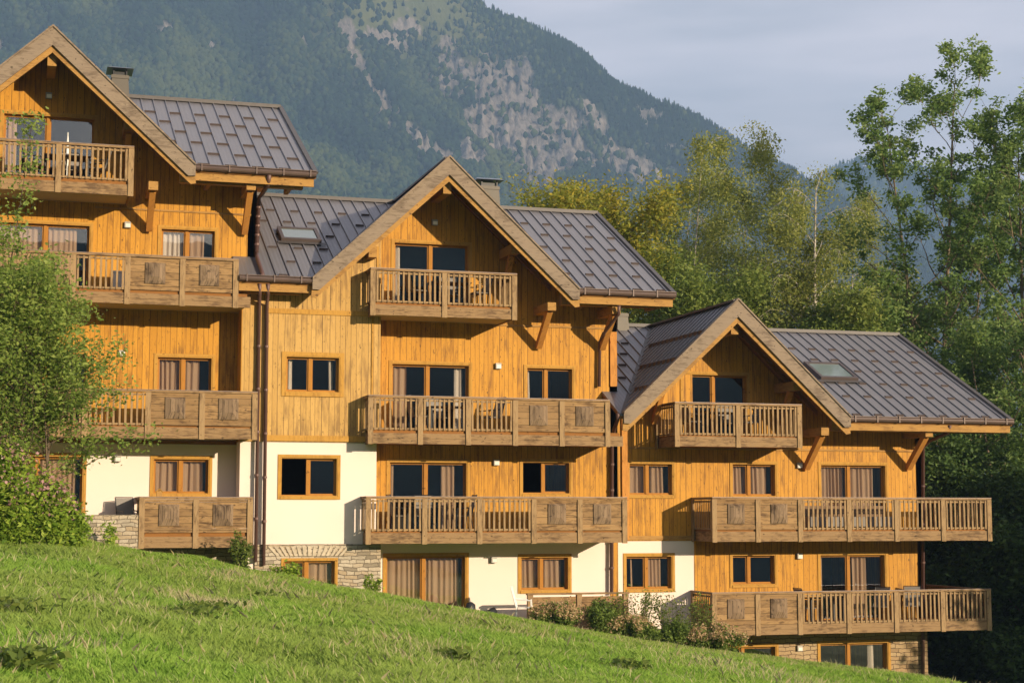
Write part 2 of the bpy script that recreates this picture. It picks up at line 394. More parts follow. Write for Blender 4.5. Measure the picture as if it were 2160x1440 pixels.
def wall_holes(parent, mat, Y, x0, x1, z0, top, holes, name='wall', th=.30, reveal_y=None, side=None):
    """front wall on plane Y with rectangular holes; top(x) gives the upper edge"""
    mb = MB(); xs = {x0, x1}
    for h in holes: xs |= {max(x0, h[0]), min(x1, h[1])}
    xs |= {x for x in getattr(top, 'breaks', []) if x0 < x < x1}
    xs = sorted(xs)
    for a, b in zip(xs[:-1], xs[1:]):
        if b - a < 1e-5: continue
        m = (a + b) / 2; hs = sorted([(h[2], h[3]) for h in holes if h[0] < m < h[1]])
        z = z0; segs = []
        for h0, h1 in hs:
            if h0 > z: segs.append((z, z, h0, h0))
            z = h1
        segs.append((z, z, top(a + 1e-6), top(b - 1e-6)))
        for za, zb, ta, tb in segs:
            for yy in (Y, Y + th):
                q = [(a, yy, za), (b, yy, zb), (b, yy, tb), (a, yy, ta)]
                mb.add(q, [(0, 1, 2, 3)] if yy == Y else [(3, 2, 1, 0)])
    for h in holes:
        a, b, c, d = h; y2 = Y + th
        mb.add([(a,Y,c),(a,y2,c),(a,y2,d),(a,Y,d)], [(0,1,2,3)]); mb.add([(b,Y,c),(b,y2,c),(b,y2,d),(b,Y,d)], [(3,2,1,0)])
        mb.add([(a,Y,d),(b,Y,d),(b,y2,d),(a,y2,d)], [(3,2,1,0)]); mb.add([(a,Y,c),(b,Y,c),(b,y2,c),(a,y2,c)], [(0,1,2,3)])
    for xx, on in ((x0, 0), (x1, 1)):
        e = 1e-6 if on == 0 else -1e-6
        q = [(xx, Y, z0), (xx, Y + th, z0), (xx, Y + th, top(xx + e)), (xx, Y, top(xx + e))]
        mb.add(q, [(0, 1, 2, 3)] if on else [(3, 2, 1, 0)])
    return mb.build(name, mat, parent)

class Top:
    def __init__(s, f, br): s.f = f; s.breaks = br
    def __call__(s, x): return s.f(x)
def flat(z): return Top(lambda x: z, [])
def gable_top(Xc, hw, zr, ze, Y, drop=.16):
    k = (zr - ze) / hw; zm = ze + (Y - RY0) * (zr - ze) / (RY1 - RY0)
    bx = (zr - zm) / k
    return Top(lambda x: max(zr - k * abs(x - Xc), zm) - drop, [Xc - bx, Xc, Xc + bx])

def window(parent, r, Y, xm=None, door=False, casing=True, curt=(), mat='curtain', opened=None, wide=.075, lining='frame'):
    x0, x1, z0, z1 = r; s = .12
    if xm is None: xm = (x0 + x1) / 2
    mb = MB(); fw = .05; ya, yb = Y + s, Y + s + .08
    def ring(a, b, c, d, t, y0, y1):
        mb.box(a, b, y0, y1, d - t, d); mb.box(a, b, y0, y1, c, c + t); mb.box(a, a + t, y0, y1, c + t, d - t); mb.box(b - t, b, y0, y1, c + t, d - t)
    ring(x0 + .004, x1 - .004, z0 + .004, z1 - .004, fw, ya, yb)
    mb.box(xm - .045, xm + .045, ya - .02, yb - .01, z0 + fw, z1 - fw)
    sash = [(x0 + fw, xm - .045), (xm + .045, x1 - fw)]
    for i, (a, b) in enumerate(sash):
        if opened == i: continue
        ring(a, b, z0 + fw, z1 - fw, .038, ya + .02, yb - .005)
    f = mb.build('glazed_door' if door else 'window', M['frame'], parent)
    for i, (a, b) in enumerate(sash):
        if opened == i: continue
        MB().box(a + .04, b - .04, ya + .04, ya + .05, z0 + fw + .04, z1 - fw - .04).build('pane', M['glass'], f)
    cb = MB()
    # reveal lining in wood, 3 mm inside the hole
    for q in ((x0 + .003, x0 + .03, z0 + .03, z1 - .03), (x1 - .03, x1 - .003, z0 + .03, z1 - .03), (x0 + .003, x1 - .003, z1 - .03, z1 - .003), (x0 + .003, x1 - .003, z0 + .003, z0 + .03)):
        cb.box(q[0], q[1], Y - .012, ya - .002, q[2], q[3])
    if casing:
        cb.box(x0 - wide, x1 + wide, Y - .025, Y - .002, z1 + .001, z1 + wide); cb.box(x0 - wide, x0 - .001, Y - .025, Y - .002, z0 - (0 if door else wide), z1 + .001)
        cb.box(x1 + .001, x1 + wide, Y - .025, Y - .002, z0 - (0 if door else wide), z1 + .001)
        if not door: cb.box(x0 - .001, x1 + .001, Y - .045, Y - .002, z0 - wide, z0 - .001)
    cb.build('casing', M['casing'], f)
    for c in curt:
        a, b = c[0], c[1]; m = M[c[2]] if len(c) > 2 else M[mat]
        ax = x0 + .05 + (x1 - x0 - .1) * a; bx = x0 + .05 + (x1 - x0 - .1) * b
        nseg = max(10, int((bx - ax) / .02)); vs = []; fs = []; ph = rnd.random() * 6; wl = rnd.uniform(.13, .19)
        for i in range(nseg + 1):
            x = ax + (bx - ax) * i / nseg; yy = Y + .30 + .035 * math.sin(x * 2 * math.pi / wl + ph + .8 * math.sin(x * 5)) + .015 * math.sin(x * 53)
            vs += [(x, yy, z0 + .03), (x + .02 * math.sin(x * 9 + ph), yy + .02, z1 - .02)]
        for i in range(nseg): fs.append((2*i, 2*i+2, 2*i+3, 2*i+1))
        MB().add(vs, fs).build('curtain', m, f, smooth=True)
    return f

def lamp(parent, px, py, Y):
    x, z = at(px, py, Y)
    o = MB().box(x - .085, x + .085, Y - .10, Y - .002, z - .085, z + .085).build('wall_lamp', M['lampbody'], parent)
    MB().box(x - .06, x + .075, Y - .108, Y - .101, z - .07, z + .03).build('lamp_lens', M['lampface'], o)

def balcony(parent, pxs, T, bays, Yb=YW, side_l=True, side_r=False, ext=0., Yf=YF, soff='slab', backY=None, xs=None, pw=.15, deep=1.3):
    X = xs or [at(p, (1085 - T * 76), Yf)[0] for p in pxs]
    x0, x1 = X[0], X[-1]; zb = T - deep
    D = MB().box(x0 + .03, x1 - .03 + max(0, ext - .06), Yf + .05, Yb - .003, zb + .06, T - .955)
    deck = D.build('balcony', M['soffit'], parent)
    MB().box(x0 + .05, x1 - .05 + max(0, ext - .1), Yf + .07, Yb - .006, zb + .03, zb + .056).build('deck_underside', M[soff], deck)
    fa = MB(); h2 = .13
    fa.box(x0, x1 + ext, Yf, Yf + .045, zb, zb + .145); fa.box(x0, x1 + ext, Yf + .003, Yf + .045, zb + .15, zb + .30)
    if side_l: fa.box(x0 - .002, x0 + .045, Yf + .046, Yb - .004, zb, zb + .30)
    if side_r: fa.box(x1 - .045, x1 + .002, Yf + .046, (backY or Yb) - .004, zb, zb + .30)
    fa.build('fascia_board', M['railx'], deck)
    hr = MB().box(x0 - .07, x1 + .07, Yf - .045, Yf + .09, T - .055, T)
    if side_l: hr.box(x0 - .07, x0 + .07, Yf + .091, Yb - .004, T - .055, T)
    if side_r: hr.box(x1 - .07, x1 + .07, Yf + .091, (backY or Yb) - .004, T - .055, T)
    hr.build('handrail', M['railx'], deck)
    hc = MB().box(x0 - .075, x1 + .075, Yf - .05, Yf + .03, T + .002, T + .018)
    if side_l: hc.box(x0 - .075, x0 - .02, Yf + .031, Yb - .004, T + .002, T + .018)
    hc.build('rail_cap', M['railcap'], deck)
    for x in X:
        MB().box(x - pw/2, x + pw/2, Yf - .035, Yf - .003, zb - .02, T - .057).box(x - pw/2 + .02, x + pw/2 - .02, Yf + .046, Yf + .12, zb + .31, T - .057).build('post', M['railz'], deck)
    def bay(a, b, kind):
        if kind == 'b' or kind == 's':
            m = MB(); m.box(a, b, Yf + .01, Yf + .06, T - .95, T - .90); m.box(a, b, Yf + .01, Yf + .06, T - .14, T - .09)
            nb_ = max(2, round((b - a) / .148)); 
            for i in range(nb_):
                x = a + (b - a) * (i + .5) / nb_ + rnd.uniform(-.008, .008); wq = rnd.uniform(.048, .062); tl = rnd.uniform(-.006, .006)
                m.bar((x - tl, Yf + .0, T - .96), (x + tl, Yf + .0, T - .07), wq, .028, up=(0, 1, 0))
            m.build('balustrade', M['railz'], deck)
        else:
            m = MB().box(a, b, Yf + .012, Yf + .05, T - .84, T - .13)
            m.box(a, b, Yf - .005, Yf + .05, T - .95, T - .845); m.box(a, b, Yf - .004, Yf + .05, T - .127, T - .06)
            m.build('panel', M['panel'], deck)
            xm = (a + b) / 2 + .0; hw = .27; c = T - .48; y = Yf + .01
            o = MB(); o.box(xm - hw, xm + hw, y - .03, y, c - .29, c + .29)
            y2 = y - .03; k = .11
            o.add([(xm-hw,y2-.002,c-.29),(xm+hw,y2-.002,c-.29),(xm+hw,y2-.002,c+.29),(xm-hw,y2-.002,c+.29),(xm-k,y2-.06,c-.10),(xm+k,y2-.06,c-.10),(xm+k,y2-.06,c+.24),(xm-k,y2-.06,c+.24)],
                  [(0,1,5,4),(1,2,6,5),(2,3,7,6),(3,0,4,7),(4,5,6,7)])
            o.build('raised_ornament', M['ornament'], deck)
    for i, k in enumerate(bays): bay(X[i] + pw/2 - .02, X[i+1] - pw/2 + .02, k)
    for on, xx, yend in ((side_l, x0, Yb), (side_r, x1, backY or Yb)):
        if not on: continue
        m = MB(); m.box(xx - .02, xx + .02, Yf + .13, yend - .01, T - .95, T - .90); m.box(xx - .02, xx + .02, Yf + .13, yend - .01, T - .14, T - .09)
        nb_ = max(3, round((yend - Yf - .15) / .148))
        for i in range(nb_):
            y = Yf + .16 + (yend - Yf - .2) * (i + .3) / nb_; m.box(xx - .035, xx - .021, y - .027, y + .027, T - .96, T - .07)
        m.build('side_balustrade', M['railz'], deck)
        if yend - Yf > 2.2 or on == 2:
            for yy in ([Yf + 1.5, yend - .1] if yend - Yf > 2.2 else [yend - .08]):
                MB().box(xx - .075, xx - .037, yy - .07, yy + .07, zb - .02, T - .057).build('post', M['railz'], deck)
    return deck

def bracket(parent, px_t, py_t, px_b, py_b):
    xt, zt = at(px_t, py_t, RY0 + .4); xb, zb = at(px_b, py_b, YW - .08)
    x = (xt + xb) / 2
    MB().box(x - .13, x + .13, RY0 + .18, YW - .003, zt - .02, zt + .22).build('bracket_beam', M['beam'], parent)
    m = MB(); m.bar((x, RY0 + .42, zt - .0), (x, YW - .09, zb + .05), .17, .19, up=(0, 0, 1)); m.build('bracket_strut', M['beamz'], parent)

def chalet(name, label, Xc, hw, zr, ze, Xl, Xr, eaves, polys, base_z, gables_left=True, guards=()):
    root = empty(name, (Xc, YW, base_z)); tag(root, label, 'chalet', 'timber chalet sections stepping down the hillside')
    k = (zr - ze) / hw; km = (zr - ze) / (RY1 - RY0)
    gy0 = RY0 - .12
    def gz(x): return zr - k * abs(x - Xc)
    def mz(y): return ze + (y - RY0) * km if y <= RY1 else zr - (y - RY1) * km
    R = MB(); S = MB(); th = .05
    def slab(poly, zf, r=R, s=S):
        P = [(x, y, zf(x, y)) for x, y in poly]
        r.prism(P, (0, 0, -th))
        s.prism([(x, y, z - th - .003) for x, y, z in P], (0, 0, -.09))
    for p in polys: slab(p, lambda x, y: mz(y))
    slab([(Xl, RY1), (Xr, RY1), (Xr, YBK + .6), (Xl, YBK + .6)], lambda x, y: mz(y))
    slab([(Xc, gy0), (Xc, RY1), (Xc + hw, RY0), (Xc + hw + .0, gy0)], lambda x, y: gz(x))
    slab([(Xc, gy0), (Xc - hw, gy0), (Xc - hw, RY0), (Xc, RY1)], lambda x, y: gz(x))
    # standing seams on main slopes
    xs = np.arange(math.ceil(Xl / .38) * .38, Xr, .38)
    def yrange(x):
        out = []
        for p in polys:
            ys = []
            for i in range(len(p)):
                (xa, ya), (xb, yb) = p[i], p[(i + 1) % len(p)]
                if (xa - x) * (xb - x) < 0: ys.append(ya + (yb - ya) * (x - xa) / (xb - xa))
            if len(ys) >= 2: out.append((min(ys), max(ys)))
        return out
    for x in xs:
        for a, b in yrange(x):
            R.prism([(x - .014, a, mz(a)), (x + .014, a, mz(a)), (x + .014, b, mz(b)), (x - .014, b, mz(b))], (0, 0, .045))
        R.prism([(x - .014, RY1, mz(RY1)), (x + .014, RY1, mz(RY1)), (x + .014, YBK + .6, mz(YBK + .6)), (x - .014, YBK + .6, mz(YBK + .6))], (0, 0, .045))
    for y in np.arange(RY0 + .1, RY1 - .1, .38):
        wv = hw * (1 - (y - RY0) / (RY1 - RY0))
        for sgn in (-1, 1):
            xe = Xc + sgn * wv
            R.prism([(Xc, y - .014, zr), (Xc, y + .014, zr), (xe, y + .014, gz(xe)), (xe, y - .014, gz(xe))], (0, 0, .045))
    roof = R.build('roof', M['roof'], root)
    T = MB()
    T.box(Xl, Xr, RY1 - .13, RY1 + .13, zr + .03, zr + .075)
    T.box(Xl, Xr, RY1 - .16, RY1 - .13, zr - .04, zr + .075)
    T.bar((Xr, RY0, ze + .04), (Xr, RY1, zr + .04), .14, .07)
    T.bar((Xc, gy0, zr + .03), (Xc, RY1, zr + .03), .26, .06)
    for sgn in (-1, 1): T.bar((Xc + sgn * hw, RY0, ze + .02), (Xc, RY1, zr + .02), .16, .03)
    T.build('ridge_trim', M['trim'], roof)
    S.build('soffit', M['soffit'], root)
    # barge boards
    for sgn in (-1, 1):
        xe = Xc + sgn * (hw + .03)
        MB().prism([(Xc, gy0 - .05, zr + .05), (xe, gy0 - .05, ze + .03), (xe, gy0 - .05, ze - .27), (xe - sgn * .2, gy0 - .05, ze - .28), (Xc, gy0 - .05, zr - .47)][::sgn], (0, .05, 0)).build('barge_board', M['barge'], root)
        MB().prism([(Xc, gy0 - .09, zr + .10), (xe, gy0 - .09, ze + .08), (xe, gy0 - .09, ze + .02), (Xc, gy0 - .09, zr + .04)][::sgn], (0, .22, 0)).build('barge_cap', M['barge'], root)
        MB().prism([(Xc, gy0 + .03, zr - .16), (xe - .0, gy0 + .03, ze - .16), (xe + sgn * .02, gy0 + .03, ze - .47), (xe - sgn * .12, gy0 + .03, ze - .50), (Xc, gy0 + .03, zr - .66)][::sgn], (0, .07, 0)).build('verge_rafter', M['beam'], root)
        # inner rafters under the overhang
        for yy in (RY0 + .5, RY0 + 1.05):
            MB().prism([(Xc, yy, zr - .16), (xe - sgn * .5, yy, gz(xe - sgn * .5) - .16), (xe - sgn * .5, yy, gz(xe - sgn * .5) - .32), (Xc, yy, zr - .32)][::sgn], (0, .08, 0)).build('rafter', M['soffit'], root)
    # purlin ends
    for px_, w_ in ((0, .24),):
        MB().box(Xc - .12, Xc + .12, RY0 + .12, YW - .003, zr - .98, zr - .62).build('ridge_beam', M['beam'], root)
    for sgn in (-1, 1):
        xp = Xc + sgn * 2.12; zp = gz(xp) - .28
        if sgn > 0 or gables_left:
            MB().box(xp - .13, xp + .13, RY0 + .25, YW - .003, zp - .34, zp - .06).build('purlin', M['beam'], root)
            MB().bar((xp, RY0 + .7, zp - .33), (xp, YW - .1, zp - 1.35), .15, .16).build('purlin_strut', M['beamz'], root)
    # eaves
    for (a, b) in eaves:
        g = MB(); g.tube([(a, RY0 - .06, ze - .02), (b, RY0 - .06, ze - .03)], .085, 10)
        go_ = g.build('gutter', M['gutter'], root, smooth=False)
        fr_ = MB().box(a, b, RY0 - .13, RY0 + .02, ze + .055, ze + .075)
        x = a + .2
        while x < b: fr_.box(x - .02, x + .02, RY0 - .16, RY0 + .04, ze - .11, ze + .09); x += .76
        fr_.build('gutter_strap', M['gutter'], root)
        MB().box(a, b - .05, RY0 + .03, RY0 + .09, ze - .36, ze - .13).build('eave_board', M['beam'], root)
        x = a + .5
        while x < b:
            MB().box(x - .06, x + .06, RY0 + .10, (YP if abs(a - 5.77) < .2 else YW) - .02, ze - .33, ze - .2).build('rafter_tail', M['beam'], root); x += 1.15
        MB().box(a - (.35 if a > Xc else 0), b - .3, RY0 + .35, RY0 + .6, ze - .37, ze - .08).build('eave_purlin', M['beam'], root)
    # snow guards
    gm = None; cnt = 0; rows = guards
    slope = math.atan(km)
    for j, s in enumerate(rows):
        for i, x in enumerate(xs[:-1]):
            if (i + j) % 2: continue
            xm = x + .19; yr = [q for q in yrange(xm) if q[0] + .1 < s < q[1] - .1]; yr2 = [q for q in yrange(x) if q[0] < s < q[1]]; yr3 = [q for q in yrange(x + .38) if q[0] < s < q[1]]
            if not (yr and yr2 and yr3): continue
            cnt += 1
            if cnt > 100: continue
            if gm is None:
                mb = MB()
                gw = .165 if Xc < 5 else .125
                mb.add([(-gw,-.03,.0),(gw,-.03,0),(gw,-.03,.062),(-gw,-.03,.062),(-gw,.05,.035),(gw,.05,.035),(gw,.05,.02),(-gw,.05,.02),(-gw,.0,0),(gw,0,0)],
                       [(0,1,2,3),(3,2,5,4),(4,5,6,7),(0,3,4,7,8),(1,9,6,5,2)])
                gm = mb.build('snow_guard', M['guard'], None); me = gm.data; bpy.data.objects.remove(gm)
                gm = me
            o = bpy.data.objects.new('snow_guard', gm); COL.objects.link(o); o.parent = roof
            o.location = Vector((xm, s, mz(s) + .003)) - root.location; o.rotation_euler = (slope, 0, 0)
    if Xc > 20:
        for dx in (1.0, 1.9, 2.8):
            xg = Xc - dx; yv = RY0 + (1 - dx / hw) * (RY1 - RY0)
            for q in np.arange(RY0 + .1, yv - .5, .38):
                y0_ = q + .05; sl_ = (1, k)
                g_m = MB(); g_m.prism([(xg - .06, y0_, gz(xg) - .06 * k), (xg - .06, y0_, gz(xg) + .07), (xg + .12, y0_, gz(xg) + .12 * k + .02), (xg + .12, y0_, gz(xg) + .12 * k)], (0, .28, 0))
                g_m.build('snow_guard', M['guard'], roof)
    return root, roof

def chimney(parent, px0, px1, pyt, pyb, Y, cap=True, mat='chimney'):
    x0, x1, z0, z1 = rect(px0, pyt, px1, pyb, Y); m = MB(); e = .13
    m.add([(x0-e,Y-e,z0-1.2),(x1+e,Y-e,z0-1.2),(x1+e,Y+.8+e,z0-1.2),(x0-e,Y+.8+e,z0-1.2),(x0,Y,z1),(x1,Y,z1),(x1,Y+.7,z1),(x0,Y+.7,z1)],
          [(4,5,6,7),(0,1,5,4),(1,2,6,5),(2,3,7,6),(3,0,4,7)])
    m.box(x0 - .03, x1 + .03, Y - .03, Y + .73, z1 - .12, z1 - .02)
    c = m.build('chimney', M[mat], parent)
    if cap:
        k = MB()
        for a in (x0 + .03, x1 - .07):
            for b in (Y + .03, Y + .63): k.box(a, a + .04, b, b + .04, z1 + .001, z1 + .2)
        k.build('cap_legs', M['black'], c)
        k = MB().box(x0 + .08, x1 - .08, Y + .1, Y + .6, z1 + .001, z1 + .12); k.build('flue', M['black'], c)
        k = MB(); k.add([(x0-.16,Y-.16,z1+.19),(x1+.16,Y-.16,z1+.19),(x1+.16,Y+.86,z1+.19),(x0-.16,Y+.86,z1+.19),(x0-.08,Y+.2,z1+.30),(x1+.08,Y+.2,z1+.30),(x1+.08,Y+.5,z1+.30),(x0-.08,Y+.5,z1+.30)],
              [(3,2,1,0),(4,5,6,7),(0,1,5,4),(1,2,6,5),(2,3,7,6),(3,0,4,7)])
        k.build('chimney_cap', M['chimcap'], c)
    return c

def skylight(parent, ze, zr, px0, px1, pyc, L=.95):
    km = (zr - ze) / (RY1 - RY0)
    # find Y on slope for the centre pixel
    lo, hi = RY0, RY1; xm = (px0 + px1) / 2
    for _ in range(40):
        m = (lo + hi) / 2
        if at(xm, pyc, m)[1] > ze + (m - RY0) * km: lo = m
        else: hi = m
    x0 = at(px0, pyc, lo)[0]; x1 = at(px1, pyc, lo)[0]; f = lambda y: ze + (y - RY0) * km
    y0, y1 = lo - L / 2, lo + L / 2; nrm = Vector((0, -km, 1)).normalized()
    def P(x, y, h): return Vector((x, y, f(y))) + nrm * h
    m = MB()
    for (a, b, c, d) in ((x0, x1, y0, y0 + .1), (x0, x1, y1 - .1, y1), (x0, x0 + .1, y0 + .1, y1 - .1), (x1 - .1, x1, y0 + .1, y1 - .1)):
        m.prism([P(a, c, -.02), P(b, c, -.02), P(b, d, -.02), P(a, d, -.02)], nrm * .17)
    s = m.build('skylight', M['guard'], parent)
    m = MB(); m.prism([P(x0 - .12, y0 - .15, .05), P(x1 + .12, y0 - .15, .05), P(x1 + .12, y0 - .01, .05), P(x0 - .12, y0 - .01, .05)], nrm * .015)
    m.build('flashing', M['trim'], s)
    g = MB(); g.prism([P(x0 + .09, y0 + .09, .10), P(x1 - .09, y0 + .09, .10), P(x1 - .09, y1 - .09, .10), P(x0 + .09, y1 - .09, .10)], nrm * .02)
    g.build('pane', M['skyglass'], s)
n = N('skylight_glass'); M['skyglass'] = n.fin((.16, .20, .20), .06, 0., spec=1.0)

def pipe(parent, pts, r=.055, name='downpipe'):
    o = MB().tube(pts, r, 10).build(name, M['pipe'], parent, smooth=True)
    p = Vector(pts[-2]); q = Vector(pts[-1])
    for i in range(1, 6):
        c = p.lerp(q, i / 6)
        if (q - p).length > 1.5: MB().tube([c - (q-p).normalized()*.03, c + (q-p).normalized()*.03], r * 1.3, 10).build('pipe_clip', M['pipe'], o)
    return o

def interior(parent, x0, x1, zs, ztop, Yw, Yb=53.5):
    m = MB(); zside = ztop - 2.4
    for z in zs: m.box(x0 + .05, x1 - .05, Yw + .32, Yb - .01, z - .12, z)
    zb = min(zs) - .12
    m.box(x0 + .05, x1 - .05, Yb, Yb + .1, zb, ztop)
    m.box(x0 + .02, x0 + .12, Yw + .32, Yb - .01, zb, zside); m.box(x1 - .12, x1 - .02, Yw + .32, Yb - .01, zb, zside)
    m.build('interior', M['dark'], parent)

def side_wall(parent, X, y0, y1, z0, ze, zr, mat, th=.25, s=1):
    km = (zr - ze) / (RY1 - RY0)
    pts = [(X, y0, z0), (X, y1, z0), (X, y1, zr - (y1 - RY1) * km - .16 if y1 > RY1 else ze + (y1 - RY0) * km - .16)]
    if y1 > RY1 > y0: pts.append((X, RY1, zr - .16))
    pts.append((X, y0, ze + (y0 - RY0) * km - .16))
    MB().prism(pts, (-th * s, 0, 0)).build('side_wall', mat, parent)

def board(parent, px0, px1, py, Y, h=.16, mat='beam', proud=.03):
    x0, z = at(px0, py, Y); x1, _ = at(px1, py, Y)
    MB().box(x0, x1, Y - proud, Y - .003, z - h / 2, z + h / 2).build('trim_board', M[mat], parent)
def vboard(parent, px, py0, py1, Y, w_=.14, mat='casing', proud=.03):
    x, _ = at(px, (py0 + py1) / 2, Y); z1 = at(px, py0, Y)[1]; z0 = at(px, py1, Y)[1]
    MB().box(x - w_/2, x + w_/2, Y - proud, Y - .003, z0, z1).build('corner_board', M[mat], parent)

# ================= Chalet A (left, highest)
A = dict(Xc=0.589, hw=3.879, zr=13.181, ze=9.596); XA1 = at(541, 470, YW)[0]
RA, roofA = chalet('chalet', 'leftmost and highest timber chalet section with a weathered gable, partly behind the leafy shrub',
    A['Xc'], A['hw'], A['zr'], A['ze'], -10, 7.88, [(4.468, 7.88)],
    [[(A['Xc'] + A['hw'], RY0), (7.88, RY0), (7.88, RY1), (A['Xc'], RY1)], [(-10, RY0), (A['Xc'] - A['hw'], RY0), (A['Xc'], RY1), (-10, RY1)]], -1.0,
    guards=[RY0 + .25, RY0 + 1.3, RY0 + 2.35, RY0 + 3.4, RY0 + 4.4, RY0 + 5.4])
TA = [10.06, 7.06, 3.37, .47]; FL = 1.02
h4 = rect(4, 243, 200, 400, YW); h4 = (h4[0], h4[1], TA[0] - FL, h4[3])
h3 = rect(-12, 470, 190, 600, YW); h3 = (h3[0], h3[1], TA[1] - FL, h3[3])
h3b = rect(338, 483, 455, 562, YW); h2 = rect(0, 742, 183, 900, YW); h2 = (h2[0], h2[1], TA[2] - FL, h2[3])
h2b = rect(330, 752, 448, 838, YW)
wzA = at(300, 926, YW)[1]; gA = gable_top(A['Xc'], A['hw'], A['zr'], A['ze'], YW)
wall_holes(RA, M['clad_orange'], YW, -7, XA1, wzA, gA, [h4, h3, h3b, h2, h2b], 'timber_wall')
h1 = rect(20, 960, 176, 1086, YW); h1b = rect(322, 966, 442, 1042, YW)
wall_holes(RA, M['plaster'], YW + .03, -7, XA1, -3, flat(wzA), [h1, h1b], 'plaster_wall', th=.27)
window(RA, h4, YW, at(101, 300, YW)[0], True, curt=[(0, .14, 'curtain')])
window(RA, h3, YW, at(94, 550, YW)[0], True, curt=[(0, .88, 'curtain')])
window(RA, h3b, YW, at(394, 550, YW)[0], curt=[(0, .42, 'sheer'), (.53, .82, 'curtain')])
window(RA, h2, YW, None, True, curt=[(0, .1, 'curtain')])
window(RA, h2b, YW, at(386, 790, YW)[0], curt=[(0, .44, 'curtain'), (.5, .8, 'curtain')])
window(RA, h1, YW + .03, at(77, 1000, YW)[0], True, curt=[(0, .92, 'curtain')])
window(RA, h1b, YW + .03, at(381, 1000, YW)[0], curt=[(0, .93, 'curtain')])
for p in ((103, 203), (269, 475), (257, 745), (248, 967)): lamp(RA, *p, YW)
lz = [t - FL for t in TA]
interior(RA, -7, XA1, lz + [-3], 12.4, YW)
MB().box(-7, XA1, 57.8, 58, -3, 9.5).build('rear_wall', M['clad_orange'], RA)
side_wall(RA, XA1, YW, 58, -3, A['ze'], A['zr'], M['clad_orange'])
side_wall(RA, -7, YW, 58, -3, A['ze'], A['zr'], M['clad_orange'], s=-1)
xA4 = [-1.17, .84, 2.76]
balcony(RA, None, TA[0], 'bb', xs=xA4, side_l=True, side_r=True, deep=1.36)
balcony(RA, (-80, 37, 155, 270, 386, 498), TA[1], 'bbbpp', ext=.42, deep=1.34)
balcony(RA, (-50, 64, 180, 313, 427, 538), TA[2], 'bbbpp', deep=1.3)
balcony(RA, (300, 414, 528), TA[3], 'pp', Yb=YW + .02, deep=1.36)
bracket(RA, 320, 402, 316, 488); bracket(RA, 523, 402, 520, 495)
board(RA, 200, 530, 437, YW, .05); board(RA, 0, 500, 928, YW, .1, 'soffit', .04)
chimney(RA, 236, 270, 158, 215, 52.6)
tx0 = at(150, 1100, YF)[0]; tx1 = at(292, 1100, YF)[0]; tz = at(220, 1085, YF)[1]
MB().box(-4, tx1, YF, YF + .35, -3.2, tz).build('terrace_wall', M['stone'], RA)
MB().box(-4, tx1 + .3, YF + .34, YW + .02, -3.1, -.55).build('terrace_slab', M['slab'], RA)
MB().box(at(300,1160,YW)[0], XA1, YW + .003, YW + .02, -3.4, at(300,1150,YW)[1]).build('stone_plinth', M['stone'], RA)

# ================= Chalet B (middle)
B = dict(Xc=11.759, hw=3.93, zr=10.256, ze=6.56); XBl = at(510, 760, YP)[0]; XBm = at(806, 760, YP)[0]; XBr = at(1301, 740, YW)[0]
RB, roofB = chalet('chalet', 'middle timber chalet section with white lower walls and a roof window left of its gable',
    B['Xc'], B['hw'], B['zr'], B['ze'], 6.52, 18.786, [(5.768, B['Xc'] - B['hw']), (B['Xc'] + B['hw'], 18.786)],
    [[(B['Xc'] + B['hw'], RY0), (18.786, RY0), (18.786, RY1), (B['Xc'], RY1)],
     [(5.768, RY0), (B['Xc'] - B['hw'], RY0), (B['Xc'], RY1), (XA1 + .02, RY1), (XA1 + .02, YW - .02), (5.768, YW - .02)]], -3.5, gables_left=False,
    guards=[RY0 + .25, RY0 + 1.3, RY0 + 2.4, RY0 + 3.5, RY0 + 4.6, RY0 + 5.6])
TB = [6.98, 3.35, .5, -2.5]
g3 = rect(830, 513, 990, 640, YW); g3 = (g3[0], g3[1], TB[0] - FL, g3[3])
g2 = rect(825, 767, 991, 900, YW); g2 = (g2[0], g2[1], TB[1] - FL, g2[3]); g2b = rect(1110, 775, 1209, 860, YW)
g1 = rect(820, 973, 986, 1100, YW); g1 = (g1[0], g1[1], TB[2] - FL, g1[3]); g1b = rect(1101, 973, 1203, 1042, YW)
wzB = at(1000, 1143, YW)[1]; gB = gable_top(B['Xc'], B['hw'], B['zr'], B['ze'], YW); XBin = XBm - .3
wall_holes(RB, M['clad_orange'], YW, XBin, XBr, wzB, gB, [g3, g2, g2b, g1, g1b], 'timber_wall')
g0 = rect(813, 1171, 984, 1275, YW); g0 = (g0[0], g0[1], -4.2, g0[3]); g0b = rect(1098, 1173, 1201, 1245, YW)
wall_holes(RB, M['plaster'], YW + .03, XBin, XBr, -5.5, flat(wzB), [g0, g0b], 'plaster_wall', th=.27)
window(RB, g3, YW, at(909, 550, YW)[0], True, curt=[(0, .10, 'sheer')])
window(RB, g2, YW, at(903, 800, YW)[0], True, curt=[(0, .2, 'curtain'), (.84, .96, 'sheer')])
window(RB, g2b, YW, at(1153, 810, YW)[0], curt=[(0, .12, 'sheer')])
window(RB, g1, YW, at(899, 1010, YW)[0], True, curt=[(0, .06, 'curtain'), (.70, .88, 'curtain')])
window(RB, g1b, YW, at(1147, 1010, YW)[0], opened=0)
window(RB, g0, YW + .03, at(895, 1210, YW)[0], True, curt=[(0, .96, 'curtain')])
window(RB, g0b, YW + .03, at(1144, 1210, YW)[0], curt=[(0, .92, 'curtain')])
for p in ((916, 470), (1050, 772), (1046, 975), (1041, 1180)): lamp(RB, *p, YW)
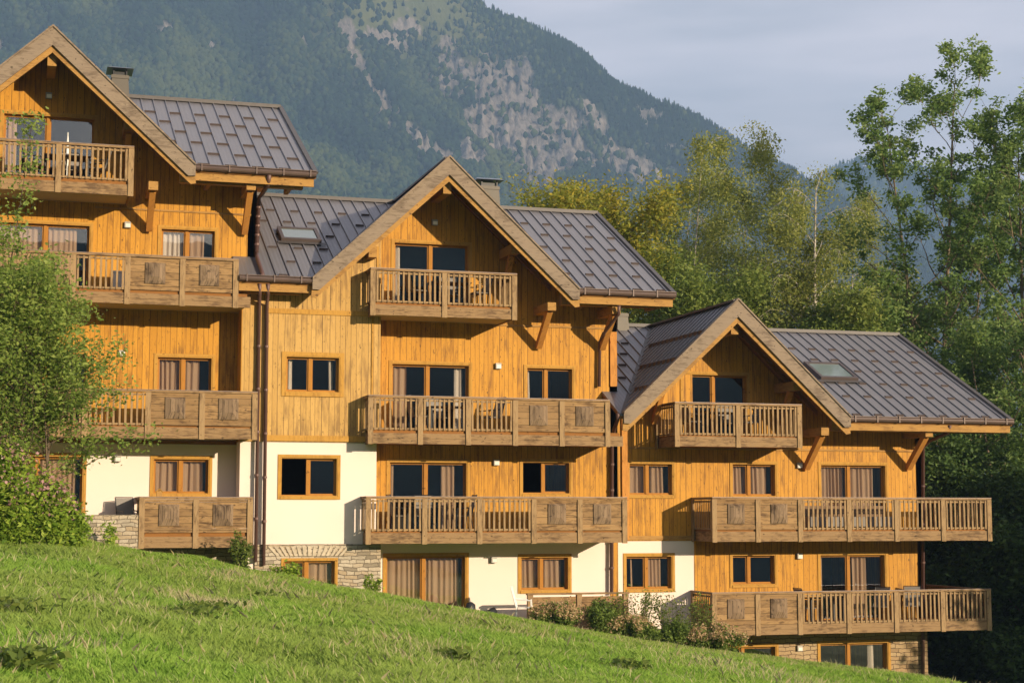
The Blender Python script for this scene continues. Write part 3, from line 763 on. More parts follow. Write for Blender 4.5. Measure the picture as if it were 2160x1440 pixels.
# projecting bay on the left
pzt = at(680, 932, YP)[1]; pzs = at(680, 1147, YP)[1]
p2 = rect(602, 751, 717, 828, YP); p1 = rect(592, 964, 713, 1047, YP); p0 = rect(596, 1180, 708, 1245, YP)
gBp = gable_top(B['Xc'], B['hw'], B['zr'], B['ze'], YP)
wall_holes(RB, M['clad_pale'], YP, XBl, XBm - .05, pzt, gBp, [p2], 'timber_wall')
wall_holes(RB, M['plaster'], YP + .05, XBl - .0, XBm - .13, pzs, flat(pzt), [p1], 'plaster_wall')
wall_holes(RB, M['stone'], YP - .03, XBl + .45, XBm, -5.5, flat(pzs), [p0], 'stone_wall')
MB().box(XBl, XBl + .45, YP + .04, YP + .3, -5.5, pzs).build('corner_wall', M['plaster'], RB)
window(RB, p2, YP, at(655, 790, YP)[0], curt=[(0, .13, 'sheer'), (.85, .93, 'sheer')], wide=.11)
window(RB, p1, YP + .05, at(651, 1005, YP)[0], opened=0)
window(RB, p0, YP - .03, at(646, 1210, YP)[0], curt=[(0, .93, 'curtain')], casing=True, wide=.05)
for (a, m_, z0_, z1_) in ((XBl, M['clad_orange'], pzt, 6.9),):
    MB().box(a - .02, a - .003, YP + .003, YW, z0_, z1_).build('return_wall', m_, RB)
MB().box(XBl - .0, XBl + .02, YP + .32, YW, -5.5, pzt - .01).build('return_wall', M['plaster'], RB)
def inner_return(mat, X, z0_, z1_): MB().box(X - .28, X - .001, YP + .302, YW - .002, z0_, z1_).build('return_wall', mat, RB)
inner_return(M['clad_orange'], XBm - .05, pzt, 7.6); inner_return(M['plaster'], XBm - .13, pzs, pzt - .002); inner_return(M['stone'], XBm, -5.5, pzs - .002)
# stone lintel arch
sx, sz = at(652, 1178, YP); nv = 15
for i in range(nv):
    t = (i - (nv - 1) / 2) / ((nv - 1) / 2); xb = sx + t * .88; xt = sx + t * 1.12; w2 = .042
    MB().prism([(xb - w2, YP - .055, sz + .08), (xb + w2, YP - .055, sz + .08), (xt + w2 * 1.1, YP - .055, sz + .35), (xt - w2 * 1.1, YP - .055, sz + .35)], (0, .02, 0)).build('lintel_stone', M['vouss'], RB)
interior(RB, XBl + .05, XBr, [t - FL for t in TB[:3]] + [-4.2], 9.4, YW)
MB().box(XBl, XBr, 57.8, 58, -5.5, 6.8).build('rear_wall', M['clad_orange'], RB)
side_wall(RB, XBr, YW, 58, -5.5, B['ze'], B['zr'], M['clad_orange'])
balcony(RB, (787, 938, 1085), TB[0], 'bb', side_l=True, side_r=True, deep=1.33)
balcony(RB, (782, 887, 988, 1087, 1185, 1281), TB[1], 'bbbpp', ext=.48, soff='soffit', deep=1.35)
balcony(RB, (777, 896, 1012, 1126, 1223, 1317), TB[2], 'bbbpp', soff='slab', deep=1.31)
bracket(RB, 1157, 655, 1138, 735); bracket(RB, 1290, 662, 1274, 738)
board(RB, 565, 805, 655, YP, .14, 'casing'); board(RB, 560, 800, 923, YP, .16, 'casing'); board(RB, 1020, 1290, 684, YW, .06)
vboard(RB, 785, 670, 915, YP, .05); vboard(RB, 796, 520, 640, YP, .06)
vboard(RB, 1293, 700, 815, YW, .22, 'beamz', .06)
chimney(RB, 1014, 1052, 392, 445, 52.6)
skylight(RB, B['ze'], B['zr'], 588, 672, 501, 1.0)
pA = []
def P3(px, py, Y): x, z = at(px, py, Y); return (x, Y, z)
pipe(RB, [P3(548, 598, RY0), P3(548, 620, RY0 + .1), P3(547, 640, YP - .12), P3(539, 1185, YP - .12)], .05)
pipe(RB, [P3(566, 598, RY0), P3(565, 620, RY0 + .1), P3(563, 640, YP - .12), P3(556, 1192, YP - .12)], .05)
# pipe from the upper roof onto this one
zA_out = A['ze'] - .1
pipe(RA, [(at(568, 378, RY0 - .06)[0], RY0 - .06, zA_out), (at(567, 388, RY0)[0], RY0 + .1, zA_out - .25), (at(555, 405, 46.8)[0], 46.9, at(555, 408, 46.9)[1]), P3(546, 418, YW - .12), P3(541, 535, YW - .12)], .06)
mzB = lambda y: B['ze'] + (y - RY0) * (B['zr'] - B['ze']) / (RY1 - RY0)
pipe(RA, [P3(541, 534, YW - .12), P3(543, 545, 47.2), (at(553, 578, 46.2)[0], 46.2, mzB(46.2) + .09), (at(554, 582, 46)[0], 45.96, mzB(46.) - .0)], .06)
pipe(RB, [P3(1306, 645, RY0), P3(1305, 662, RY0 + .1), P3(1272, 705, 47.0), P3(1265, 722, YW - .12), P3(1264, 815, YW - .12)], .05)
x, z = at(785, 532, 46.35); MB().box(x - .12, x + .12, 46.25, YP - .003, z - .16, z + .16).build('purlin', M['beam'], RB)
# lower terrace fence
fz = at(1220, 1253, YF)[1]; FX = [at(p, 1260, YF)[0] for p in (1119, 1222, 1320)]
FB = empty('terrace_fence', (FX[0], YF, fz - 1.0)); tag(FB, 'low weathered timber terrace fence behind the pink flowering shrubs', 'fence')
for a, b in zip(FX[:-1], FX[1:]):
    MB().box(a + .06, b - .06, YF + .01, YF + .05, fz - .95, fz - .06).build('panel', M['panel'], FB)
    xm = (a + b) / 2; MB().box(xm - .27, xm + .27, YF - .02, YF + .008, fz - .75, fz - .2).build('raised_ornament', M['ornament'], FB)
for x in FX: MB().box(x - .075, x + .075, YF - .03, YF + .12, fz - 1.3, fz - .003).build('post', M['railz'], FB)
MB().box(FX[0] - .1, FX[-1] + .1, YF - .05, YF + .14, fz, fz + .05).build('handrail', M['railx'], FB)
MB().box(XBm, 18.2, YF - .3, YW, fz - 1.6, fz - 1.02).build('terrace_slab', M['slab'], RB)

# ================= Chalet C (right, lowest)
Cc = dict(Xc=20.786, hw=3.676, zr=6.428, ze=2.945); XCr = at(1948, 1060, YW)[0]
RC, roofC = chalet('chalet', 'rightmost and lowest timber chalet section with a large dark metal roof and wraparound balconies',
    Cc['Xc'], Cc['hw'], Cc['zr'], Cc['ze'], XBr + .02, 30.26, [(Cc['Xc'] + Cc['hw'], 30.26)],
    [[(Cc['Xc'] + Cc['hw'], RY0), (30.26, RY0), (30.26, RY1), (Cc['Xc'], RY1)],
     [(17.019, RY0), (Cc['Xc'] - Cc['hw'], RY0), (Cc['Xc'], RY1), (XBr + .02, RY1), (XBr + .02, YW - .02), (17.019, YW - .02)]], -7.5,
    guards=[RY0 + .25, RY0 + 1.6, RY0 + 2.6, RY0 + 3.6, RY0 + 4.5, RY0 + 5.4])
TC = [3.33, .51, -2.31]
c3 = rect(1440, 789, 1577, 900, YW); c3 = (c3[0], c3[1], TC[0] - FL, c3[3])
c2a = rect(1326, 976, 1420, 1045, YW); c2b = rect(1544, 977, 1637, 1047, YW); c2c = rect(1731, 979, 1870, 1100, YW); c2c = (c2c[0], c2c[1], TC[1] - FL, c2c[3])
c1b = rect(1544, 1169, 1636, 1233, YW); c1c = rect(1730, 1168, 1869, 1300, YW); c1c = (c1c[0], c1c[1], TC[2] - FL, c1c[3])
wz1 = at(1400, 1140, YW)[1]; wz0 = at(1700, 1338, YW)[1]; gC = gable_top(Cc['Xc'], Cc['hw'], Cc['zr'], Cc['ze'], YW)
XC0 = XBr + .003; XCw = at(1465, 1200, YW)[0]
wall_holes(RC, M['clad_orange'], YW, XC0, XCw, wz1, gC, [c2a], 'timber_wall')
wall_holes(RC, M['clad_orange'], YW + .0, XCw, XCr, wz0, gC, [c3, c2b, c2c, c1b, c1c], 'timber_wall')
c1a = rect(1320, 1171, 1419, 1243, YW)
wall_holes(RC, M['plaster'], YW + .02, XC0, XCw, -6.5, flat(wz1), [c1a], 'plaster_wall', th=.28)
c0a = rect(1500, 1362, 1637, 1420, YW); c0c = rect(1729, 1354, 1874, 1470, YW); c0c = (c0c[0], c0c[1], TC[2] - FL - 2.82, c0c[3])
wall_holes(RC, M['stone_tan'], YW - .02, XCw, XCr, -7.5, flat(wz0), [c0a, c0c], 'stone_wall')
window(RC, c3, YW, at(1507, 830, YW)[0], True, curt=[(0, .06, 'sheer')])
window(RC, c2a, YW, at(1367, 1010, YW)[0], curt=[(0, .42, 'curtain'), (.55, .9, 'curtain')])
window(RC, c2b, YW, at(1582, 1010, YW)[0], curt=[(0, .42, 'curtain'), (.5, .88, 'curtain')])
window(RC, c2c, YW, at(1793, 1020, YW)[0], True, curt=[(0, .39, 'curtain'), (.46, .88, 'curtain')])
window(RC, c1b, YW, at(1582, 1200, YW)[0])
window(RC, c1c, YW, at(1793, 1220, YW)[0], True, curt=[(0, .08, 'curtain'), (.56, .78, 'curtain')])
window(RC, c1a, YW + .02, at(1366, 1205, YW)[0], curt=[(.5, .85, 'curtain'), (.15, .2, 'curtain')])
window(RC, c0a, YW - .02, None)
window(RC, c0c, YW - .02, at(1793, 1400, YW)[0], True, curt=[(.78, .88, 'sheer')])
for p in ((1685, 981), (1685, 1172), (1685, 1366)): lamp(RC, *p, YW)
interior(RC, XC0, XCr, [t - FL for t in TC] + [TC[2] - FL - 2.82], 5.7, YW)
MB().box(XC0, XCr, 57.8, 58, -7.5, 3.2).build('rear_wall', M['clad_orange'], RC)
side_wall(RC, XCr, YW, 58, -7.5, Cc['ze'], Cc['zr'], M['clad_orange'])
balcony(RC, (1427, 1556, 1685), TC[0], 'bb', side_l=2, side_r=True, soff='soffit', deep=1.3)
balcony(RC, (1506, 1598, 1687, 1790, 1890, 1988, 2085), TC[1], 'ppbbbb', side_l=2, side_r=True, backY=52, soff='soffit', deep=1.31)
balcony(RC, (1506, 1598, 1687, 1790, 1890, 1988, 2085), TC[2], 'ppbbbb', side_l=2, side_r=True, backY=52, soff='soffit', deep=1.26)
xr_ = at(2085, 1050, YF)[0]
for T_ in TC[1:]:
    MB().box(XCr + .003, xr_ - .05, YW, 52, T_ - 1.24, T_ - 1.02).build('side_deck', M['soffit'], RC)
# side balcony seen beyond the top right corner
sb = balcony(RC, None, TC[0] - .0, 'b', xs=[XCr + .1, XCr + 1.02], Yf=50.2, Yb=52.6, side_l=False, side_r=True, soff='soffit')
bracket(RC, 1726, 917, 1708, 990); bracket(RC, 1944, 920, 1924, 990)
board(RC, 1325, 1940, 944, YW, .06); board(RC, 1300, 1465, 1134, YW, .12); board(RC, 1465, 1945, 1336, YW, .12, 'soffit')
vboard(RC, 1318, 860, 1138, YW, .22, 'beamz', .07)
chimney(RC, 1304, 1324, 660, 695, 52.6, False, 'chimney')
skylight(RC, Cc['ze'], Cc['zr'], 1712, 1790, 788, 1.25)
pipe(RC, [P3(1304, 872, RY0), P3(1303, 885, RY0 + .1), P3(1296, 905, 46.9), P3(1291, 925, YW - .12), P3(1290, 1252, YW - .12)], .055)
pipe(RC, [P3(2004, 897, RY0), P3(2000, 912, RY0 + .2), P3(1960, 930, 46.9), P3(1947, 945, YW - .12), P3(1947, 1430, YW - .12)], .055)

# ================= patio furniture
def make_chair():
    r = empty('patio_chair', (0, 0, 0))
    for sx in (-.26, .26):
        MB().tube([(sx, -.25, 0), (sx, -.22, .42), (sx, -.20, .62)], .013, 6).build('leg', M['black'], r)
        MB().tube([(sx, .25, 0), (sx, .20, .40)], .013, 6).build('leg', M['black'], r)
        MB().tube([(sx, -.22, .62), (sx, .24, .66)], .018, 6).build('armrest', M['black'], r)
    MB().box(-.24, .24, -.24, .22, .41, .43).build('seat', M['sling'], r)
    MB().add([(-.24,.21,.42),(.24,.21,.42),(.24,.36,1.0),(-.24,.36,1.0),(-.24,.23,.42),(.24,.23,.42),(.24,.38,1.0),(-.24,.38,1.0)],
             [(0,1,2,3),(7,6,5,4),(2,6,7,3),(0,3,7,4),(1,5,6,2),(0,4,5,1)]).build('backrest', M['sling'], r)
    m = MB()
    for sx in (-.26, .26): m.tube([(sx, .20, .40), (sx, .37, 1.02)], .014, 6)
    m.tube([(-.26, .37, 1.02), (.26, .37, 1.02)], .014, 6).build('back_frame', M['black'], r)
    return r
def make_table():
    r = empty('patio_table', (0, 0, 0))
    m = MB()
    for i in range(8): m.box(-.62, .62, -.38 + i * .096, -.38 + i * .096 + .086, .70, .725)
    m.build('tabletop', M['tabletop'], r)
    for a in (-.55, .55):
        for b in (-.32, .32): MB().box(a - .025, a + .025, b - .025, b + .025, 0, .699).build('leg', M['black'], r)
    return r
def dup(root, loc, rz, label, group=None):
    c = root.copy(); COL.objects.link(c); c.location = loc; c.rotation_euler = (0, 0, rz); c['label'] = label
    for ch in root.children:
        d = ch.copy(); COL.objects.link(d); d.parent = c
    return c
protoC = make_chair(); tag(protoC, 'x', 'chair', 'dark sling chairs on the balconies')
protoT = make_table(); tag(protoT, 'x', 'table', 'dark patio tables on the balconies')
usedC = usedT = False
def place(kind, px, Yq, deck, rz, label):
    global usedC, usedT
    x = at(px, 1085 - (deck + .5) * 74, Yq)[0]; x = at(px, pyof(x, Yq, deck + .4), Yq)[0]
    p = protoC if kind == 'c' else protoT
    if (kind == 'c' and not usedC) or (kind == 't' and not usedT):
        p.location = (x, Yq, deck + .002); p.rotation_euler = (0, 0, rz); p['label'] = label
        if kind == 'c': usedC = True
        else: usedT = True
        return p
    return dup(p, (x, Yq, deck + .002), rz, label)
def pyof(x, y, z):
    cy, sy, cp, sp = math.cos(YAW), math.sin(YAW), math.cos(PIT), math.sin(PIT)
    f = x * sy * cp + y * cy * cp + z * sp; u = -x * sy * sp - y * cy * sp + z * cp
    return 720 - F0 * u / f
R_ = math.radians
dk = lambda T: T - .953
sets = [
 (140, 46.85, dk(TA[0]), 'top left balcony', [(75, 46.7, 80), (205, 46.8, -95), (150, 47.25, 5)]),
 (945, 46.85, dk(TB[0]), 'middle gable balcony', [(880, 46.6, 100), (1010, 46.6, -80), (950, 47.25, 0)]),
 (945, 46.85, dk(TB[1]), 'middle chalet second balcony', [(885, 46.8, 95), (1035, 46.7, -75), (925, 47.25, 10)]),
 (905, 46.85, dk(TB[2]), 'middle chalet lower balcony', [(845, 46.8, 90), (975, 46.8, -90), (895, 47.25, -8)]),
 (1520, 46.85, dk(TC[0]), 'right gable balcony', [(1462, 46.7, 95), (1580, 46.7, -85), (1540, 47.25, 0)]),
 (1735, 46.85, dk(TC[2]), 'lowest right balcony', [(1705, 46.8, 92), (1850, 46.7, -60)]),
]
where = ['left of', 'right of', 'behind', 'front of']
for px, yq, d, nm, ch in sets:
    place('t', px, yq, d, R_(rnd.uniform(-4, 4)), f'slatted dark patio table behind the balusters of the {nm}')
    for i, (cp_, cy_, rz) in enumerate(ch):
        place('c', cp_, cy_, d, R_(rz), f'dark metal sling chair {where[i]} the table on the {nm}')
place('c', 272, 46.9, -.548, R_(20), 'grey mesh patio chair standing above the pale stone terrace wall')
place('c', 1925, 46.9, dk(TC[2]), R_(-30), 'dark sling chair alone near the building corner on the lowest right balcony')
# low dark sofa on the right chalet's long balcony
xs0, _ = at(1700, 1100, 47.0); xs1, _ = at(1875, 1100, 47.0); dz = dk(TC[1])
SF = empty('garden_sofa', ((xs0 + xs1) / 2, 47, dz)); tag(SF, 'long low dark garden sofa behind the long balcony railing of the right chalet', 'sofa')
MB().box(xs0, xs1, 46.8, 47.4, dz + .08, dz + .38).build('seat', M['sling'], SF)
MB().box(xs0, xs1, 47.3, 47.42, dz + .383, dz + .72).build('backrest', M['tabletop'], SF)
for x in (xs0, xs1 - .06): MB().box(x, x + .06, 46.8, 46.86, dz, dz + .079).build('leg', M['black'], SF)
# closed parasol on the top left balcony
x, _ = at(142, 330, 46.7); d = dk(TA[0])
PS = empty('closed_parasol', (x, 46.7, d)); tag(PS, 'closed white parasol standing on the top left gable balcony', 'parasol')
MB().tube([(x, 46.7, d + .05), (x, 46.7, d + 1.40)], .015, 8).build('pole', M['whitep'], PS)
MB().tube([(x, 46.7, d + .45), (x, 46.7, d + .6), (x, 46.7, d + 1.05), (x, 46.7, d + 1.3)], [.03, .045, .035, .018], 10).build('folded_canopy', M['whitep'], PS)
MB().box(x - .2, x + .2, 46.5, 46.9, d + .002, d + .06).build('base', M['black'], PS)
# white electric box, birdhouse, stored items
x, z = at(257, 590, 46.9); d = dk(TA[1])
t_ = empty('storage_box', (x, 46.9, d)); tag(t_, 'white storage box beside the solid railing panels of the left upper balcony', 'box')
MB().box(x - .24, x + .24, 46.7, 47.1, d + .003, d + .56).build('body', M['whitep'], t_); MB().box(x - .26, x + .26, 46.68, 47.12, d + .562, d + .6).build('lid', M['whitep'], t_)
x, z = at(336, 1044, 46.05)
t_ = empty('bird_house', (x, 46.05, TA[3])); tag(t_, 'tiny yellow wooden bird house on the railing of the left ground floor balcony', 'bird house')
MB().prism([(x-.075,46.0,TA[3]+.02),(x+.075,46.0,TA[3]+.02),(x+.075,46.0,TA[3]+.15),(x,46.0,TA[3]+.22),(x-.075,46.0,TA[3]+.15)], (0,.12,0)).build('body', M['beam'], t_)
m = MB(); m.bar((x-.10,46.06,TA[3]+.14),(x,46.06,TA[3]+.235),.16,.012); m.bar((x+.10,46.06,TA[3]+.14),(x,46.06,TA[3]+.235),.16,.012); m.build('roof', M['casing'], t_)
x, z = at(1103, 1285, 45.9)
wc = dup(protoC, (x, 45.8, z - .35), R_(70), 'pale patio chair at the left end of the low terrace fence')
for c in wc.children:
    c.data = c.data.copy(); c.data.materials[0] = M['whitep']
x, z = at(1010, 1284, 45.6)
t_ = empty('covered_barbecue', (x, 45.6, z - .3)); tag(t_, 'small black covered bundle in the grass below the middle chalet', 'barbecue')
m = MB(); m.tube([(x - .25, 45.6, z - .35), (x - .25, 45.6, z), (x - .22, 45.6, z + .16), (x - .2, 45.6, z + .2)], [.16, .16, .12, .02], 9); m.tube([(x - .05, 45.6, z - .3), (x + .5, 45.6, z - .05)], [.14, .12], 8); m.build('cover', M['black'], t_, smooth=True)

# ================= TREES
def rotv(v, ax, a): return Matrix.Rotation(a, 3, ax) @ v
def grow_tree(seed, H, r0, lean=(0, 0), stems=1, nb=16, blen=.32, up=.9, first=.25, droop=.0, sub=5, wig=.05, crown_p=1.0, minr=.012, tuft=False):
    """returns tube builder and leaf anchor points (local coords)"""
    r = random.Random(seed); mb = MB(); anch = []
    for s in range(stems):
        base = Vector((r.uniform(-.3, .3) * (stems > 1), r.uniform(-.3, .3) * (stems > 1), 0))
        d = Vector((lean[0] + (r.uniform(-.05, .05) if stems > 1 else 0), lean[1] + (r.uniform(-.05, .05) if stems > 1 else 0), 1)).normalized()
        h = H * (r.uniform(.8, 1) if s else 1); n = 12; P = [base]; 
        for i in range(n):
            d = (d + Vector((r.gauss(0, wig), r.gauss(0, wig), .02))).normalized(); P.append(P[-1] + d * h / n)
        rad = [max(minr, r0 * (1 - .93 * (i / n) ** .8)) for i in range(n + 1)]
        mb.tube([P[0] - Vector((0, 0, .6))] + P, [rad[0] * 1.25] + rad, 7)
        for b in range(nb):
            t = first + (1 - first) * ((b + r.random()) / nb); k = t * n; i = min(n - 1, int(k)); p = P[i].lerp(P[i+1], k - i)
            tr_ = (t - first) / (1 - first)
            L = H * blen * (math.sin(math.pi * min(1, (.22 + .78 * (1 - tr_)) * .62 + .0)) ** crown_p) * r.uniform(.7, 1.15)
            a = b * 2.4 + r.uniform(-.5, .5); e = up * r.uniform(.6, 1.2)
            dd = Vector((math.cos(a), math.sin(a), e)).normalized()
            Q = [p]; m = 6; rb = max(minr, rad[i] * .45)
            for j in range(m):
                dd = (dd + Vector((r.gauss(0, .12), r.gauss(0, .12), r.gauss(0, .08) + .06 - droop * j * .12))).normalized(); Q.append(Q[-1] + dd * L / m)
            mb.tube(Q, [max(minr * .8, rb * (1 - .85 * j / m)) for j in range(m + 1)], 5, cap=False)
            for c in range(sub):
                tt = r.uniform(.3, 1) if c else 1; kk = tt * m; jj = min(m - 1, int(kk)); q = Q[jj].lerp(Q[jj+1], kk - jj)
                d3 = (dd + Vector((r.gauss(0, .7), r.gauss(0, .7), r.gauss(0, .4) + .1 - droop * .7))).normalized(); l3 = L * r.uniform(.2, .42)
                S = [q]
                for j in range(3):
                    d3 = (d3 + Vector((r.gauss(0, .12), r.gauss(0, .12), -.25 * droop + .05))).normalized(); S.append(S[-1] + d3 * l3 / 3)
                mb.tube(S, [minr * .8, minr * .7, minr * .55, minr * .4], 4, cap=False)
                for j in ((3,) if tuft else (1, 2, 3)): anch.append(tuple(S[j]))
            anch.append(tuple(Q[-1]))
        anch.append(tuple(P[-1]))
    return mb, np.array(anch)

def leaf_cloud(name, cent, size, mat, parent, off, seed=0, elong=1.7, drop=0., tint_c=None, tint_amt=.5, tintb=0.):
    rs = np.random.RandomState(seed); n = len(cent)
    a = rs.normal(size=(n, 3)); a[:, 2] = a[:, 2] * .6 - drop; a /= np.linalg.norm(a, axis=1)[:, None]
    b = rs.normal(size=(n, 3)); b -= (b * a).sum(1)[:, None] * a; b /= np.linalg.norm(b, axis=1)[:, None]
    s = size * rs.uniform(.6, 1.35, n)[:, None]
    V = np.stack([cent - a * s * elong / 2, cent + b * s * .42 - a * s * .1, cent + a * s * elong / 2, cent - b * s * .42 - a * s * .1], 1).reshape(-1, 3)
    F = np.arange(n * 4).reshape(n, 4)
    t = rs.uniform(0, 1, n) * tint_amt + (tint_c if tint_c is not None else .5) * (1 - tint_amt) + tintb
    t = np.clip(t, 0, 1)
    return npmesh(name, V, F, mat, parent, {'tint': np.repeat(t, 4)})

M['bark_birch'] = bark('birch_bark', (.18, .15, .12), (.62, .56, .48), 5, .9)
M['bark_ash'] = bark('ash_bark', (.10, .075, .05), (.26, .19, .12), 7, .25)
M['bark_brown'] = bark('brown_bark', (.06, .045, .03), (.16, .11, .07), 7, .3)
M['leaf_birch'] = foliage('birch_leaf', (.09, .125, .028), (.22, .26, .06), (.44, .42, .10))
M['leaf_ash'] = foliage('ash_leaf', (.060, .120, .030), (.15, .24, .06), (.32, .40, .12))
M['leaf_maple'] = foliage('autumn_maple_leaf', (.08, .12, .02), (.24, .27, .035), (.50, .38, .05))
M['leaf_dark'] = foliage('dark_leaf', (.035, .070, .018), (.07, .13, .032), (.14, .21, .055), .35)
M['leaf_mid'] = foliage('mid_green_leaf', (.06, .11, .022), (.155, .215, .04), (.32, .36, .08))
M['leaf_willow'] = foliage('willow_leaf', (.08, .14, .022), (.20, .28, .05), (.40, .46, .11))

def tree(name, label, cat, px, pyt, Yt, kind, nleaf, size, sp=.4, group=None, seed=1, zb=None, zdrop=0, **kw):
    x, zt = at(px, pyt, Yt); zb = float(ground(x, Yt)) if zb is None else zb; H = zt - zb
    root = empty(name, (x, Yt, zb)); tag(root, label, cat, group)
    lm, bm = {'birch': ('leaf_birch', 'bark_birch'), 'ash': ('leaf_ash', 'bark_ash'), 'maple': ('leaf_maple', 'bark_brown'), 'dark': ('leaf_dark', 'bark_brown'),
              'mid': ('leaf_mid', 'bark_brown'), 'willow': ('leaf_willow', 'bark_brown')}[kind]
    mb, an = grow_tree(seed, H, **kw)
    mx_ = an[:, 2].max(); mb.v = [(v[0], v[1], v[2] * H / mx_) for v in mb.v]; an = an * np.array([1, 1, H / mx_])
    off = root.location; mb.v = [(v[0] + off.x, v[1] + off.y, v[2] + off.z) for v in mb.v]
    mb.build('trunk', M[bm], root, smooth=True)
    rs = np.random.RandomState(seed); k = rs.randint(0, len(an), nleaf)
    cl = rs.uniform(0, 1, len(an)); csz = rs.uniform(.6, 1.3, len(an))
    c = an[k] + rs.normal(size=(nleaf, 3)) * np.array([sp, sp, sp * .8]) * csz[k][:, None]
    if zdrop: c[:, 2] -= rs.exponential(zdrop, nleaf)
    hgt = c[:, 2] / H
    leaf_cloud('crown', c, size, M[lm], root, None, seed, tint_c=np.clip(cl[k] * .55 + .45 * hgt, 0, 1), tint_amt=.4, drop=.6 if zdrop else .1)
    return root
gB_ = 'trees behind the chalets'
# ash trees on the right
AK = dict(kind='ash', size=.115, group=gB_)
def T_(name, label, px, pyt, Yt, kind, nleaf, size, sp, seed, **kw): return tree(name, label, 'tree', px, pyt, Yt, kind, nleaf, size, sp, gB_, seed, **kw)
T_('ash_tree', 'tallest ash tree with upright tufted twigs rising against the sky', 1955, 78, 60, 'ash', 38000, .105, .19, 11, stems=2, r0=.24, nb=30, blen=.175, up=1.35, first=.2, sub=8, wig=.015, tuft=True)
T_('ash_tree', 'tall ash tree cut by the right edge of the picture', 2125, 135, 58, 'ash', 38000, .105, .19, 112, stems=2, r0=.24, nb=30, blen=.20, up=1.25, first=.2, sub=8, wig=.018, tuft=True)
T_('ash_tree', 'shorter leafy ash between the two tall ash trees', 2035, 390, 64, 'ash', 20000, .12, .20, 13, stems=1, r0=.2, nb=22, blen=.16, up=1.3, first=.2, sub=6, tuft=True)
T_('ash_tree', 'broad ash tree behind the right end of the lowest roof', 1915, 610, 57, 'ash', 34000, .10, .28, 14, stems=2, r0=.18, nb=20, blen=.24, up=.8, first=.15, sub=6, tuft=True)
T_('ash_tree', 'full green ash tree at the right edge behind the balconies', 2110, 620, 55, 'ash', 36000, .10, .28, 15, stems=2, r0=.2, nb=22, blen=.25, up=.8, first=.15, sub=6, tuft=True)
T_('dark_tree', 'dark shaded tree right of the lowest wraparound balcony', 2050, 960, 54, 'dark', 70000, .11, .45, 16, stems=2, r0=.18, nb=22, blen=.33, up=.6, first=.03, sub=6)
T_('dark_tree', 'dark shaded tree in the bottom right corner', 2170, 1000, 51.5, 'dark', 70000, .11, .45, 17, stems=1, r0=.18, nb=22, blen=.33, up=.6, first=.03, sub=6)
T_('dark_tree', 'dark low tree close to the right corner of the lowest chalet', 1985, 1040, 56, 'dark', 50000, .11, .42, 18, stems=1, r0=.14, nb=20, blen=.3, up=.6, first=.03, sub=6)
# birches
BI = [('slender birch with white trunk left of centre in the birch group', 1455, 285, 66, 21), ('tall pale birch above the lowest gable', 1500, 290, 70, 22),
      ('forked birch with the brightest white trunk', 1690, 345, 60, 23), ('thin yellowing birch right of the forked white birch', 1785, 380, 72, 124),
      ('birch half hidden between the roofs', 1385, 345, 74, 25), ('small birch with drooping twigs behind the lowest roof ridge', 1630, 400, 62, 26)]
for i, (lb, px, py, yy, sd) in enumerate(BI):
    T_('birch_tree', lb, px, py, yy, 'birch', 38000, .078, .28, sd, zdrop=.45, stems=1 + (i == 2), r0=.27 if i == 2 else .16, nb=30, blen=.18, up=1.2, first=.2, droop=.7, sub=6, wig=.022)
T_('maple_tree', 'maple turning yellow beside the ridge of the middle roof', 1290, 360, 64, 'maple', 60000, .10, .42, 31, stems=2, r0=.2, nb=22, blen=.22, up=1.0, first=.15, sub=6)
T_('maple_tree', 'small golden maple top left of the larger yellow maple', 1195, 395, 68, 'maple', 26000, .10, .36, 32, stems=1, r0=.16, nb=18, blen=.15, up=.9, first=.2, sub=5)
mids = [(1370, 540, 62, 41, 'green leafy tree right of the middle roof'), (1500, 590, 58, 42, 'leafy tree directly behind the lowest gable peak'), (1600, 600, 62, 43, 'low green tree behind the start of the lowest ridge'),
        (1730, 620, 58, 44, 'bushy green tree above the middle of the lowest ridge'), (1835, 600, 63, 45, 'bushy green tree left of the broad ash')]
for px, py, yy, sd, lb in mids:
    T_('leafy_tree', lb, px, py, yy, 'mid', 40000, .095, .40, sd, stems=1, r0=.15, nb=20, blen=.26, up=.8, first=.15, sub=5)
# trees off to the right that shade the corner
for i, (x, y, h) in enumerate([(43, 31, 13), (47, 36, 14), (52, 33, 15), (40.5, 38, 9)]):
    px = 3000
    zb = float(ground(x, y)); root = empty('shade_tree', (x, y, zb)); tag(root, ['wide leafy tree standing downhill right of the view', 'tall leafy tree nearest the valley', 'round leafy tree farther down the meadow', 'low leafy tree beside the meadow edge'][i], 'tree')
    mb, an = grow_tree(50 + i, h, r0=.2, nb=18, blen=.35, up=.7, first=.15, sub=5)
    mb.v = [(v[0] + x, v[1] + y, v[2] + zb) for v in mb.v]; mb.build('trunk', M['bark_brown'], root)
    rs = np.random.RandomState(i); k = rs.randint(0, len(an), 9000); leaf_cloud('crown', an[k] + rs.normal(size=(9000, 3)) * .5, .35, M['leaf_mid'], root, None, i)
